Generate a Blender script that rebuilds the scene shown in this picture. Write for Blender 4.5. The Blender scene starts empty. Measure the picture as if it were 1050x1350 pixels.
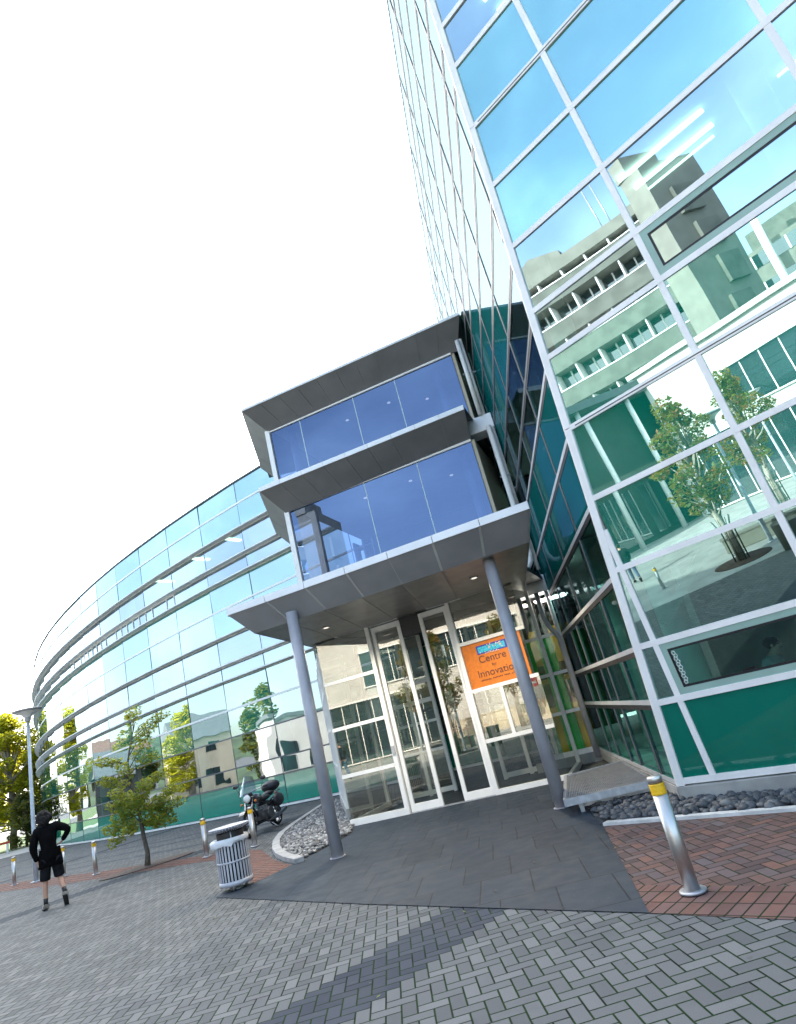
import bpy, math, random
from mathutils import Vector, Matrix
random.seed(11)
S = bpy.context.scene
COL = S.collection
V = Vector
rad = math.radians
sin, cos, pi = math.sin, math.cos, math.pi
ORG = {}

# ------------------------------------------------------------------ mesh helper
class MB:
    def __init__(s):
        s.v = []; s.f = []; s.m = []; s.sm = []
    def _add(s, vs, fs, m=0, sm=False):
        b = len(s.v); s.v += [V(p) for p in vs]
        for f in fs:
            s.f.append([b + i for i in f]); s.m.append(m); s.sm.append(sm)
    def poly(s, pts, m=0): s._add(pts, [range(len(pts))], m)
    def obox(s, o, a, b, c, m=0):
        o, a, b, c = V(o), V(a), V(b), V(c)
        if a.cross(b).dot(c) < 0: a, b = b, a
        P = [o, o+a, o+a+b, o+b, o+c, o+a+c, o+a+b+c, o+b+c]
        s._add(P, [(0,3,2,1),(4,5,6,7),(0,1,5,4),(1,2,6,5),(2,3,7,6),(3,0,4,7)], m)
    def box(s, c, d, rz=0, m=0):
        R = Matrix.Rotation(rz, 3, 'Z'); c = V(c)
        a, b, e = R @ V((d[0],0,0)), R @ V((0,d[1],0)), V((0,0,d[2]))
        s.obox(c - a/2 - b/2 - e/2, a, b, e, m)
    def bar(s, p, q, w, h, up=(0,0,1), m=0):
        """box from p to q, w wide (sideways) and h along 'up', centred"""
        p, q, up = V(p), V(q), V(up); d = q - p
        side = d.cross(up).normalized(); u = side.cross(d).normalized()
        s.obox(p - side*w/2 - u*h/2, d, side*w, u*h, m)
    def prism(s, pts, vec, m=0):
        pts = [V(p) for p in pts]; vec = V(vec); n = len(pts)
        nrm = V((0,0,0))
        for i in range(n): nrm += pts[i].cross(pts[(i+1) % n])
        if nrm.dot(vec) < 0: pts = pts[::-1]
        s._add(pts + [p + vec for p in pts], [list(range(n))[::-1], list(range(n, 2*n))] +
               [(i, (i+1) % n, n + (i+1) % n, n + i) for i in range(n)], m)
    def tube(s, p, q, r0, r1=None, n=12, caps=True, m=0, sm=True):
        r1 = r0 if r1 is None else r1
        s.path([p, q], [r0, r1], n, caps, m, sm)
    def path(s, pts, rs, n=10, caps=True, m=0, sm=True, closed=False):
        pts = [V(p) for p in pts]
        if not isinstance(rs, (list, tuple)): rs = [rs]*len(pts)
        b = len(s.v); N = len(pts); ref = None
        for i, p in enumerate(pts):
            if closed: t = pts[(i+1) % N] - pts[i-1]
            else: t = pts[min(i+1, N-1)] - pts[max(i-1, 0)]
            t = t.normalized() if t.length > 1e-9 else V((0,0,1))
            if ref is None: ref = V((1,0,0)) if abs(t.x) < .8 else V((0,1,0))
            x = (ref - t*ref.dot(t)).normalized(); ref = x; y = t.cross(x)
            for k in range(n):
                a = 2*pi*k/n; s.v.append(p + (x*cos(a) + y*sin(a))*rs[i])
        for i in range(N if closed else N-1):
            j = (i+1) % N
            for k in range(n):
                s.f.append([b+i*n+k, b+i*n+(k+1) % n, b+j*n+(k+1) % n, b+j*n+k]); s.m.append(m); s.sm.append(sm)
        if caps and not closed:
            s.f.append([b+k for k in range(n)][::-1]); s.m.append(m); s.sm.append(False)
            s.f.append([b+(N-1)*n+k for k in range(n)]); s.m.append(m); s.sm.append(False)
    def lathe(s, prof, c=(0,0,0), n=24, m=0, sm=True, axis=None, caps=True):
        """profile [(r,z)...] round axis (default z)"""
        c = V(c); Q = Matrix.Identity(3) if axis is None else V(axis).to_track_quat('Z', 'Y').to_matrix()
        b = len(s.v); N = len(prof)
        for r, z in prof:
            for k in range(n):
                a = 2*pi*k/n; s.v.append(c + Q @ V((r*cos(a), r*sin(a), z)))
        for i in range(N-1):
            for k in range(n):
                s.f.append([b+i*n+k, b+i*n+(k+1) % n, b+(i+1)*n+(k+1) % n, b+(i+1)*n+k]); s.m.append(m); s.sm.append(sm)
        if caps:
            if prof[0][0] > 1e-4: s.f.append([b+k for k in range(n)][::-1]); s.m.append(m); s.sm.append(False)
            if prof[-1][0] > 1e-4: s.f.append([b+(N-1)*n+k for k in range(n)]); s.m.append(m); s.sm.append(False)
    def blob(s, c, d, seg=10, rings=6, rot=None, m=0):
        c = V(c); R = rot or Matrix.Identity(3); b = len(s.v)
        for i in range(rings+1):
            t = pi*i/rings
            for k in range(seg):
                a = 2*pi*k/seg; s.v.append(c + R @ V((d[0]*sin(t)*cos(a), d[1]*sin(t)*sin(a), -d[2]*cos(t))))
        for i in range(rings):
            for k in range(seg):
                s.f.append([b+i*seg+k, b+i*seg+(k+1) % seg, b+(i+1)*seg+(k+1) % seg, b+(i+1)*seg+k]); s.m.append(m); s.sm.append(True)
    def build(s, name, mat, parent=None, org=None, label=None, bevel=0):
        o_ = V(org) if org is not None else (ORG.get(parent, V((0,0,0))) if parent else V((0,0,0)))
        me = bpy.data.meshes.new(name)
        me.from_pydata([tuple(p - o_) for p in s.v], [], s.f)
        mats = mat if isinstance(mat, (list, tuple)) else [mat]
        for q in mats: me.materials.append(q)
        me.polygons.foreach_set('material_index', s.m)
        me.polygons.foreach_set('use_smooth', s.sm)
        me.update()
        o = bpy.data.objects.new(name, me); COL.objects.link(o)
        ORG[o] = o_
        if parent: o.parent = parent
        else: o.location = o_
        if label: o['label'] = label
        if bevel:
            md = o.modifiers.new('bev', 'BEVEL'); md.width = bevel; md.segments = 2; md.limit_method = 'ANGLE'
        return o

def thing(name, label, cat, loc=(0,0,0), group=None):
    o = bpy.data.objects.new(name, None); COL.objects.link(o); o.location = loc
    o.empty_display_size = .2
    o['label'] = label; o['category'] = cat
    if group: o['group'] = group
    ORG[o] = V(loc); return o
def tag(o, label, cat, group=None):
    o['label'] = label; o['category'] = cat
    if group: o['group'] = group
    return o
def struct(o, kind='structure'): o['kind'] = kind; return o
def dup(root, loc=None, rz=0, label=None, group=None, scale=None):
    def cp(o, par):
        c = o.copy(); COL.objects.link(c)
        if par: c.parent = par
        for ch in list(o.children): cp(ch, c)
        return c
    r = cp(root, None)
    if loc is not None: r.location = loc
    r.rotation_euler = (0, 0, rz)
    if scale: r.scale = (scale,)*3 if not isinstance(scale, tuple) else scale
    if label: r['label'] = label
    if group: r['group'] = group
    return r

# ------------------------------------------------------------------ node helper
class E_:
    def __init__(s, nt, sock): s.nt, s.k = nt, sock
    def _m(s, op, *o, rev=False):
        n = s.nt.nodes.new('ShaderNodeMath'); n.operation = op
        a = [s] + list(o)
        if rev: a = [o[0], s]
        for i, q in enumerate(a):
            if isinstance(q, E_): s.nt.links.new(q.k, n.inputs[i])
            else: n.inputs[i].default_value = q
        return E_(s.nt, n.outputs[0])
    def __add__(s, o): return s._m('ADD', o)
    def __radd__(s, o): return s._m('ADD', o)
    def __sub__(s, o): return s._m('SUBTRACT', o)
    def __rsub__(s, o): return s._m('SUBTRACT', o, rev=True)
    def __mul__(s, o): return s._m('MULTIPLY', o)
    def __rmul__(s, o): return s._m('MULTIPLY', o)
    def __truediv__(s, o): return s._m('DIVIDE', o)
    def floor(s): return s._m('FLOOR')
    def frac(s): return s._m('FRACT')
    def mod(s, o): return s._m('FLOORED_MODULO', o)
    def lt(s, o): return s._m('LESS_THAN', o)
    def gt(s, o): return s._m('GREATER_THAN', o)
    def min(s, o): return s._m('MINIMUM', o)
    def max(s, o): return s._m('MAXIMUM', o)
    def pow(s, o): return s._m('POWER', o)
    def sel(s, a, b):           # s is 0/1: a if s else b
        return s*a + (1 - s)*b
    def smooth(s, a, b):
        n = s.nt.nodes.new('ShaderNodeMapRange'); n.interpolation_type = 'SMOOTHSTEP'
        s.nt.links.new(s.k, n.inputs[0]); n.inputs[1].default_value = a; n.inputs[2].default_value = b
        return E_(s.nt, n.outputs[0])

class NT:
    def __init__(s, mat):
        s.nt = mat.node_tree; s.nt.nodes.clear()
        s.out = s.nt.nodes.new('ShaderNodeOutputMaterial')
    def new(s, t, **kw):
        n = s.nt.nodes.new(t)
        for k, v in kw.items(): setattr(n, k, v)
        return n
    def set(s, n, key, val):
        i = n.inputs[key]
        if isinstance(val, E_): s.nt.links.new(val.k, i)
        elif hasattr(val, 'is_output'): s.nt.links.new(val, i)
        elif isinstance(val, (tuple, list)) and len(val) == 3 and i.type == 'RGBA': i.default_value = (*val, 1)
        else: i.default_value = val
    def pos(s):
        g = s.new('ShaderNodeNewGeometry'); x = s.new('ShaderNodeSeparateXYZ')
        s.nt.links.new(g.outputs['Position'], x.inputs[0])
        s.posv = g.outputs['Position']
        return E_(s.nt, x.outputs[0]), E_(s.nt, x.outputs[1]), E_(s.nt, x.outputs[2])
    def noise(s, scale, detail=3, vec=None, rough=.5, stretch=None):
        n = s.new('ShaderNodeTexNoise'); n.inputs['Scale'].default_value = scale
        n.inputs['Detail'].default_value = detail; n.inputs['Roughness'].default_value = rough
        if vec is None:
            vec = s.new('ShaderNodeNewGeometry').outputs['Position']
        if stretch:
            mp = s.new('ShaderNodeMapping'); mp.inputs['Scale'].default_value = stretch
            s.nt.links.new(vec, mp.inputs[0]); vec = mp.outputs[0]
        s.nt.links.new(vec, n.inputs['Vector'])
        return E_(s.nt, n.outputs['Fac'])
    def white(s, a, b, c=None):
        cb = s.new('ShaderNodeCombineXYZ'); s.set(cb, 0, a); s.set(cb, 1, b)
        if c is not None: s.set(cb, 2, c)
        w = s.new('ShaderNodeTexWhiteNoise'); s.nt.links.new(cb.outputs[0], w.inputs['Vector'])
        return E_(s.nt, w.outputs['Value']), w.outputs['Color']
    def mix(s, fac, a, b):
        n = s.new('ShaderNodeMix'); n.data_type = 'RGBA'
        s.set(n, 0, fac); s.set(n, 6, a); s.set(n, 7, b)
        return n.outputs[2]
    def ramp(s, fac, stops):
        n = s.new('ShaderNodeValToRGB'); s.set(n, 0, fac)
        e = n.color_ramp.elements
        while len(e) < len(stops): e.new(.5)
        for q, (p, c) in zip(e, stops): q.position = p; q.color = (*c, 1)
        return n.outputs[0]
    def bump(s, h, strength=.5, dist=.01):
        n = s.new('ShaderNodeBump'); s.set(n, 'Height', h)
        n.inputs['Strength'].default_value = strength; n.inputs['Distance'].default_value = dist
        return n.outputs[0]
    def princ(s, color, rough=.6, metal=0., normal=None, spec=.5, coat=0.):
        p = s.new('ShaderNodeBsdfPrincipled')
        s.set(p, 'Base Color', color); s.set(p, 'Roughness', rough); s.set(p, 'Metallic', metal)
        s.set(p, 'Specular IOR Level', spec); s.set(p, 'Coat Weight', coat)
        if normal is not None: s.nt.links.new(normal, p.inputs['Normal'])
        return p.outputs[0]
    def done(s, sh): s.nt.links.new(sh, s.out.inputs['Surface'])

def newmat(name):
    m = bpy.data.materials.new(name); m.use_nodes = True; return m, NT(m)

def pm(name, c, rough=.6, metal=0., var=.15, scale=6., bump=0., bscale=60., spec=.5, coat=0., stretch=None, emit=None):
    m, n = newmat(name)
    f = n.noise(scale, 4, stretch=stretch)
    lo = tuple(x*(1-var) for x in c); hi = tuple(min(1, x*(1+var)) for x in c)
    col = n.mix(f.smooth(.3, .7), lo, hi)
    rr = n.noise(scale*2.3, 3)*.25 + (rough - .12)
    nor = None
    if bump: nor = n.bump(n.noise(bscale, 3), bump, .005)
    n.done(n.princ(col, rr, metal, nor, spec, coat)); return m

def emis(name, c, st):
    m, n = newmat(name); e = n.new('ShaderNodeEmission'); n.set(e, 0, c); e.inputs[1].default_value = st
    n.done(e.outputs[0]); return m

def glass(name, tint=None, body=None, r0=.35, refl=(.92,.98,1.), wav=.004, wsc=.5, pw=3.0, top=1.0):
    """coated facade glass: mirror-like coating over clear tinted glass or over a painted back"""
    m, n = newmat(name)
    lw = n.new('ShaderNodeLayerWeight'); lw.inputs[0].default_value = .5
    F = E_(n.nt, lw.outputs['Facing']).pow(pw)*(top - r0) + r0
    nor = n.bump(n.noise(wsc, 1), 1., wav) if wav else None
    if nor is not None: pass
    g = n.new('ShaderNodeBsdfGlossy'); n.set(g, 'Color', refl); g.inputs['Roughness'].default_value = 0.0
    if nor is not None: n.nt.links.new(nor, g.inputs['Normal'])
    if body is not None:
        b = n.new('ShaderNodeBsdfDiffuse'); n.set(b, 'Color', n.mix(n.noise(1.5, 3), tuple(x*.85 for x in body), tuple(x*1.15 for x in body)))
    else:
        b = n.new('ShaderNodeBsdfTransparent'); n.set(b, 'Color', tint)
    mx = n.new('ShaderNodeMixShader'); n.set(mx, 0, F)
    n.nt.links.new(b.outputs[0], mx.inputs[1]); n.nt.links.new(g.outputs[0], mx.inputs[2])
    n.done(mx.outputs[0]); return m

def herring(n, x, y, W, gap, jw=.02):
    """2:1 herringbone. returns brick mask(0 in joint), id hash, dd=(idx-idy), hash colour"""
    x = x/W; y = y/W
    i = x.floor(); j = y.floor(); fx = x - i; fy = y - j
    k = (i - j).mod(4.0)
    H = k.lt(1.5)
    a = H.sel(fx + k, fy + (3 - k)); b = H.sel(fy, fx)
    ix = H.sel(i - k, i); iy = H.sel(j, j - (3 - k))
    e = a.min(2 - a).min(b).min(1 - b)
    mask = e.smooth(gap/W*.5, gap/W*.5 + jw/W)
    h, hc = n.white(ix, iy, H)
    return mask, h, ix - iy

def grid(n, x, y, sx, sy, gap, jw, off=0.0):
    x = x/sx; y = y/sy
    j = y.floor(); x = x + j*off
    i = x.floor(); fx = x - i; fy = y - j
    e = (fx.min(1 - fx)*sx).min(fy.min(1 - fy)*sy)
    mask = e.smooth(gap*.5, gap*.5 + jw)
    h, hc = n.white(i, j)
    return mask, h

def rot(x, y, deg, ox=0, oy=0):
    c, s_ = cos(rad(deg)), sin(rad(deg))
    return (x - ox)*c + (y - oy)*s_, (y - oy)*c - (x - ox)*s_

# ------------------------------------------------------------------ materials
M = {}
def mats():
    # grey herringbone pavers with dark diagonal bands
    m, n = newmat('grey_pavers'); x, y, z = n.pos()
    xx, yy = rot(x, y, 5.5)
    mask, h, dd = herring(n, xx, yy, .1, .0075, .003)
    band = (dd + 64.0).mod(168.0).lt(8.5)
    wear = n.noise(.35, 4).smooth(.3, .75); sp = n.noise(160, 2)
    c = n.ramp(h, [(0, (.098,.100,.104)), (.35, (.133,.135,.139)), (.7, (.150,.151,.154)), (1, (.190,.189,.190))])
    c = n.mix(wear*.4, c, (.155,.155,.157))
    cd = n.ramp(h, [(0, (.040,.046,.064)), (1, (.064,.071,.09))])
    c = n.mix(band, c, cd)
    st_ = n.noise(1.1, 5, rough=.65).smooth(.52, .68)
    c = n.mix(st_*.35, c, (.085,.086,.09))
    c = n.mix(sp.smooth(.35, .7)*.3, c, (.075,.076,.08))
    spot = n.noise(9.0, 2).smooth(.70, .74)
    c = n.mix(spot*.5, c, (.09,.09,.085))
    jc = n.ramp(n.noise(3.0, 4), [(.35, (.008,.012,.007)), (.52, (.010,.034,.008)), (.75, (.016,.024,.010))])
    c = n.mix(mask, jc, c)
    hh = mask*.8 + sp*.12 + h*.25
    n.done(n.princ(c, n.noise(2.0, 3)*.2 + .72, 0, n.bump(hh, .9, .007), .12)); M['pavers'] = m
    # red brick field / border
    def brick(name, ang, stack, ox, oy):
        m, n = newmat(name); x, y, z = n.pos(); xx, yy = rot(x, y, ang, ox, oy)
        if stack: mask, h = grid(n, xx, yy, .108, .207, .008, .004)
        else: mask, h, _ = herring(n, xx, yy, .104, .006, .004)
        c = n.ramp(h, [(0, (.095,.068,.066)), (.3, (.155,.092,.080)), (.55, (.120,.096,.098)), (.8, (.195,.104,.082)), (1, (.138,.112,.116))])
        if stack: c = n.mix(.35, c, (.22,.10,.075))
        c = n.mix(n.noise(5, 5, rough=.7).smooth(.45, .8)*.4, c, (.05,.043,.04))
        c = n.mix(n.noise(140, 2).smooth(.5, .8)*.3, c, (.14,.11,.10))
        jc = n.ramp(n.noise(4.0, 3), [(.4, (.02,.02,.018)), (.62, (.016,.035,.012))])
        c = n.mix(mask, jc, c)
        n.done(n.princ(c, .85, 0, n.bump(mask*.8 + n.noise(120, 2)*.15 + h*.2, .8, .006), .12)); return m
    M['brick'] = brick('red_brown_brick', 3.0, False, 0, 0)
    M['brickborder'] = brick('red_brick_border', -44.0, True, 1.0, 5.2)
    M['redband'] = brick('red_paver_band', 40.0, True, 0, 0)
    # slate
    m, n = newmat('slate_tiles'); x, y, z = n.pos(); xx, yy = rot(x, y, -3.5)
    mask, h = grid(n, xx + .08, yy, .5, .8, .007, .005, .37)
    f = n.noise(2.2, 6, rough=.65, stretch=(1, .55, 1))
    c = n.ramp(h, [(0, (.014,.023,.036)), (.5, (.019,.029,.043)), (1, (.027,.038,.053))])
    c = n.mix(f.smooth(.4, .72)*.5, c, (.032,.042,.055))
    c = n.mix(n.noise(38, 3).smooth(.62, .7)*.25, c, (.07,.08,.09))
    st = n.noise(1.3, 2, stretch=(1, .25, 1)).smooth(.68, .74)
    c = n.mix(st*.18, c, (.2,.21,.22))
    c = n.mix(mask, (.006,.008,.011), c)
    n.done(n.princ(c, n.noise(5, 4)*.3 + .50, 0, n.bump(mask*.5 + f*.6 + n.noise(40, 3)*.3, .5, .006), .25)); M['slate'] = m
    M['concrete'] = pm('concrete', (.36,.35,.33), .8, 0, .2, 3, .3, 40)
    M['kerb'] = pm('kerb_concrete', (.34,.34,.34), .8, 0, .18, 5, .4, 60)
    M['whitekerb'] = pm('pale_kerb', (.55,.55,.54), .75, 0, .15, 6, .3, 60)
    M['soil'] = pm('dark_soil', (.035,.032,.03), .95, 0, .3, 9, .6, 50)
    # pebbles
    def peb(name, stops):
        m, n = newmat(name); g = n.new('ShaderNodeNewGeometry')
        c = n.ramp(E_(n.nt, g.outputs['Random Per Island']), stops)
        c = n.mix(n.noise(60, 3).smooth(.4, .7)*.3, c, (.1,.1,.1))
        n.done(n.princ(c, .6, 0, n.bump(n.noise(90, 3), .4, .004))); return m
    M['gravel'] = peb('gravel', [(0, (.09,.09,.095)), (.5, (.19,.19,.195)), (.85, (.31,.31,.31)), (1, (.5,.49,.47))])
    M['pebble'] = peb('pebbles', [(0, (.022,.025,.03)), (.5, (.045,.049,.058)), (.9, (.085,.09,.10)), (1, (.17,.17,.17))])
    # metals / paint
    M['frame'] = pm('white_frame', (.86,.84,.81), .35, 0, .04, 4, 0, spec=.5)
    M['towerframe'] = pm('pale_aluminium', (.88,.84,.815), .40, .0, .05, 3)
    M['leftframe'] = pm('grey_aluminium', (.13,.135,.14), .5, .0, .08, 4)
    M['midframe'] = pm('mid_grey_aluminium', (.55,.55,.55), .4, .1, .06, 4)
    M['gap'] = pm('black_gasket', (.012,.012,.014), .5, 0, .2, 8)
    M['panel'] = pm('grey_soffit_panel', (.215,.213,.215), .45, .12, .1, 1.5, .05, 30)
    M['flatsoffit'] = pm('grey_metal_soffit', (.22,.215,.205), .38, .25, .12, 2)
    M['seam'] = pm('panel_seam', (.33,.32,.30), .6, 0, .1, 6)
    M['fascia'] = pm('white_fascia', (.80,.80,.81), .35, 0, .04, 3)
    M['column'] = pm('grey_painted_column', (.37,.36,.385), .42, .1, .1, 3, .03, 60)
    M['pipe'] = pm('white_pipe', (.72,.70,.67), .4, 0, .06, 5)
    M['greypipe'] = pm('grey_pipe', (.42,.41,.43), .45, .1, .1, 5)
    M['steel'] = pm('brushed_steel', (.60,.57,.55), .30, 1., .05, 30, 0, 120, stretch=(1,1,.03))
    m, n = newmat('brushed_steel'); fs = n.noise(90, 2, stretch=(1,1,.02))
    n.done(n.princ(n.mix(fs, (.50,.48,.46), (.62,.60,.58)), .40, 1., n.bump(fs, .12, .002))); M['steel'] = m
    M['yellow'] = pm('yellow_band', (.80,.46,.01), .45, 0, .12, 20)
    M['galv'] = pm('galvanised_steel', (.42,.43,.46), .42, .6, .15, 12, .05, 90)
    M['bin'] = pm('pale_painted_steel', (.46,.46,.50), .4, .1, .08, 8)
    M['bag'] = pm('white_plastic_bag', (.72,.72,.74), .35, 0, .08, 9, .5, 35)
    M['black'] = pm('black', (.014,.014,.015), .5, 0, .3, 8)
    M['rubber'] = pm('black_rubber', (.018,.018,.018), .8, 0, .2, 20)
    M['blackpaint'] = pm('black_gloss_paint', (.014,.014,.018), .2, 0, .1, 4, spec=.6, coat=.5)
    M['chrome'] = pm('chrome', (.42,.42,.44), .18, 1., .05, 6)
    M['leather'] = pm('black_leather', (.016,.017,.022), .5, 0, .2, 12, .3, 60)
    M['amber'] = pm('amber_lens', (.65,.18,.02), .25, 0, .1, 10)
    M['lens'] = pm('clear_lens', (.8,.8,.76), .08, 0, .03, 10, spec=.8)
    M['redpaint'] = pm('red_paint', (.5,.04,.02), .45, 0, .12, 6)
    M['lamppole'] = pm('pale_blue_grey_paint', (.40,.45,.50), .4, .1, .1, 6)
    M['whitepaint'] = pm('white_paint', (.78,.78,.76), .5, 0, .05, 4)
    M['darkint'] = pm('dark_interior', (.045,.06,.06), .8, 0, .2, 2)
    M['intfloor'] = pm('interior_slab', (.30,.31,.30), .7, 0, .1, 2)
    M['intwall'] = pm('interior_wall', (.22,.23,.22), .8, 0, .12, 1)
    M['ceiling'] = pm('ceiling_tile', (.55,.56,.55), .8, 0, .05, 2)
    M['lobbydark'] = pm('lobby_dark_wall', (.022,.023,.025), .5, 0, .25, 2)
    M['greenpanel'] = pm('green_panel', (.02,.48,.08), .35, 0, .18, 2)
    M['yellowpanel'] = pm('yellow_panel', (.85,.52,.05), .5, 0, .12, 3)
    M['orange'] = pm('orange_sign', (.62,.165,.006), .5, 0, .1, 14)
    M['ink'] = pm('dark_brown_lettering', (.10,.035,.02), .6, 0, .1, 8)
    M['blueprint'] = pm('blue_print', (.02,.05,.35), .45, 0, .2, 25)
    M['cyanprint'] = pm('cyan_print', (.03,.42,.62), .45, 0, .35, 30)
    M['pinkprint'] = pm('pale_pink_print', (.75,.45,.35), .5, 0, .2, 40)
    M['fluor'] = emis('fluorescent_tube', (1.0,.98,.92), 1.6)
    M['panelfill'] = emis('added_panel_fill', (1.0,.97,.9), 3.0)  # added fill emitter for the setback panels, not a known lamp
    M['downlight'] = emis('downlight_lamp', (1.0,.93,.78), .3)
    # people
    M['skin'] = pm('skin', (.46,.26,.18), .55, 0, .1, 12)
    M['hairdark'] = pm('dark_hair', (.005,.004,.004), .85, 0, .3, 40, .8, 60)
    M['blackcloth'] = pm('black_cloth', (.0035,.0035,.0042), .95, 0, .25, 10, .4, 30, spec=.08)
    M['charcoalcloth'] = pm('charcoal_cloth', (.012,.013,.016), .9, 0, .2, 10, .4, 30, spec=.1)
    M['jeans'] = pm('blue_denim', (.07,.12,.2), .85, 0, .2, 14, .3, 40)
    M['redcloth'] = pm('red_cloth', (.40,.02,.02), .8, 0, .15, 10, .3, 30)
    M['shoe'] = pm('beige_shoe', (.45,.40,.34), .65, 0, .15, 20)
    M['palecloth'] = pm('pale_blue_cloth', (.30,.42,.45), .8, 0, .1, 10)
    # glass
    M['g_vis'] = glass('tower_vision_glass', tint=(.34,.66,.58), r0=.50, refl=(.70,.90,1.0))
    M['g_sp'] = glass('tower_spandrel_glass', body=(.003,.24,.15), r0=.50, refl=(.68,.92,.98))
    M['g_low'] = glass('green_base_glass', body=(.002,.155,.105), r0=.07, refl=(.8,.95,.92))
    M['g_vlow'] = glass('low_vision_glass', tint=(.20,.52,.44), r0=.36, refl=(.62,.92,.93))
    M['g_strip'] = glass('strip_window_glass', tint=(.40,.70,.62), r0=.13, refl=(.6,.9,.9))
    M['gL_vis'] = glass('side_vision_glass', tint=(.32,.66,.60), r0=.15, refl=(.60,.78,.92), pw=2.5, wav=.002, top=.20)
    M['gL_sp'] = glass('side_spandrel_glass', body=(.003,.09,.085), r0=.15, refl=(.60,.78,.92), pw=2.5, wav=.002, top=.20)
    M['gC_vis'] = glass('curved_vision_glass', tint=(.36,.68,.58), r0=.46, refl=(.86,.94,1.), wav=.012, wsc=.55)
    M['gC_sp'] = glass('curved_spandrel_glass', body=(.012,.24,.16), r0=.44, refl=(.86,.94,1.), wav=.012, wsc=.55)
    M['gC_low'] = glass('curved_base_glass', body=(.008,.27,.18), r0=.11, refl=(.85,.97,.95), wav=.01)
    M['gP'] = glass('blue_pavilion_glass', tint=(.28,.33,.47), r0=.17, refl=(.48,.63,1.), wav=.002)
    M['gD'] = glass('clear_entrance_glass', tint=(.60,.64,.60), r0=.19, refl=(1.,.97,.90), pw=3, wav=0)
    M['gS'] = glass('clear_side_glass', tint=(.78,.82,.80), r0=.06, refl=(1.,.97,.92), pw=3.5, wav=0)
    M['screen'] = glass('windscreen', tint=(.42,.43,.46), r0=.06, wav=0)
    # building paints for things across the plaza
    M['pcon'] = pm('weathered_concrete', (.125,.13,.11), .85, 0, .2, .8, .2, 8)
    M['pcon2'] = pm('pale_concrete', (.19,.19,.16), .85, 0, .12, .8)
    M['cream'] = pm('cream_render', (.52,.46,.35), .8, 0, .08, .6)
    M['whitewall'] = pm('white_render', (.50,.49,.46), .8, 0, .06, .6)
    M['darkwall'] = pm('dark_cladding', (.028,.045,.042), .5, 0, .2, 1)
    M['winglass'] = glass('plain_window_glass', body=(.02,.035,.04), r0=.15, wav=0)
    M['redroof'] = pm('red_tile_roof', (.16,.085,.065), .8, 0, .15, 3)
    M['greyroof'] = pm('grey_roof', (.12,.13,.14), .7, 0, .1, 2)
    M['palepave'] = pm('pale_concrete_paving', (.34,.34,.32), .85, 0, .14, 1.2, .2, 30)
    M['grass'] = pm('grass', (.06,.11,.025), .9, 0, .3, 3, .6, 40)
    M['hillmat'] = pm('wooded_hill', (.035,.06,.025), .9, 0, .45, .12, .9, .8)
    M['bark'] = pm('grey_bark', (.12,.10,.08), .85, 0, .25, 18, .6, 50)
    M['palebark'] = pm('pale_bark', (.34,.30,.25), .8, 0, .25, 18, .5, 50)
    M['cage'] = pm('dark_iron', (.03,.035,.035), .6, .3, .2, 10)
    M['grate'] = pm('rusty_grate', (.075,.045,.035), .8, .1, .3, 10, .4, 40)
    def leaf(name, stops, trans=.45):
        m, n = newmat(name); g = n.new('ShaderNodeNewGeometry')
        c = n.ramp(E_(n.nt, g.outputs['Random Per Island']), stops)
        c = n.mix(n.noise(.9, 3).smooth(.35, .7)*.5, c, stops[0][1])
        d = n.new('ShaderNodeBsdfPrincipled'); n.set(d, 'Base Color', c); d.inputs['Roughness'].default_value = .55
        t = n.new('ShaderNodeBsdfTranslucent'); n.set(t, 'Color', n.mix(.5, c, (.75,.68,.04)))
        mx = n.new('ShaderNodeMixShader'); mx.inputs[0].default_value = trans
        n.nt.links.new(d.outputs[0], mx.inputs[1]); n.nt.links.new(t.outputs[0], mx.inputs[2]); n.done(mx.outputs[0]); return m
    M['leaf_young'] = leaf('olive_leaves', [(0, (.07,.15,.03)), (.5, (.14,.27,.04)), (.8, (.24,.31,.045)), (1, (.36,.24,.05))])
    M['leaf_lit'] = leaf('yellow_green_leaves', [(0, (.12,.17,.015)), (.5, (.30,.34,.02)), (1, (.50,.46,.03))], .65)
    M['leaf_dark'] = leaf('dark_leaves', [(0, (.018,.04,.014)), (.6, (.04,.075,.02)), (1, (.09,.12,.025))], .35)
    M['leaf_red'] = leaf('turning_leaves', [(0, (.04,.08,.015)), (.5, (.10,.14,.025)), (.7, (.20,.10,.03)), (1, (.34,.08,.04))])
mats()

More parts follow.
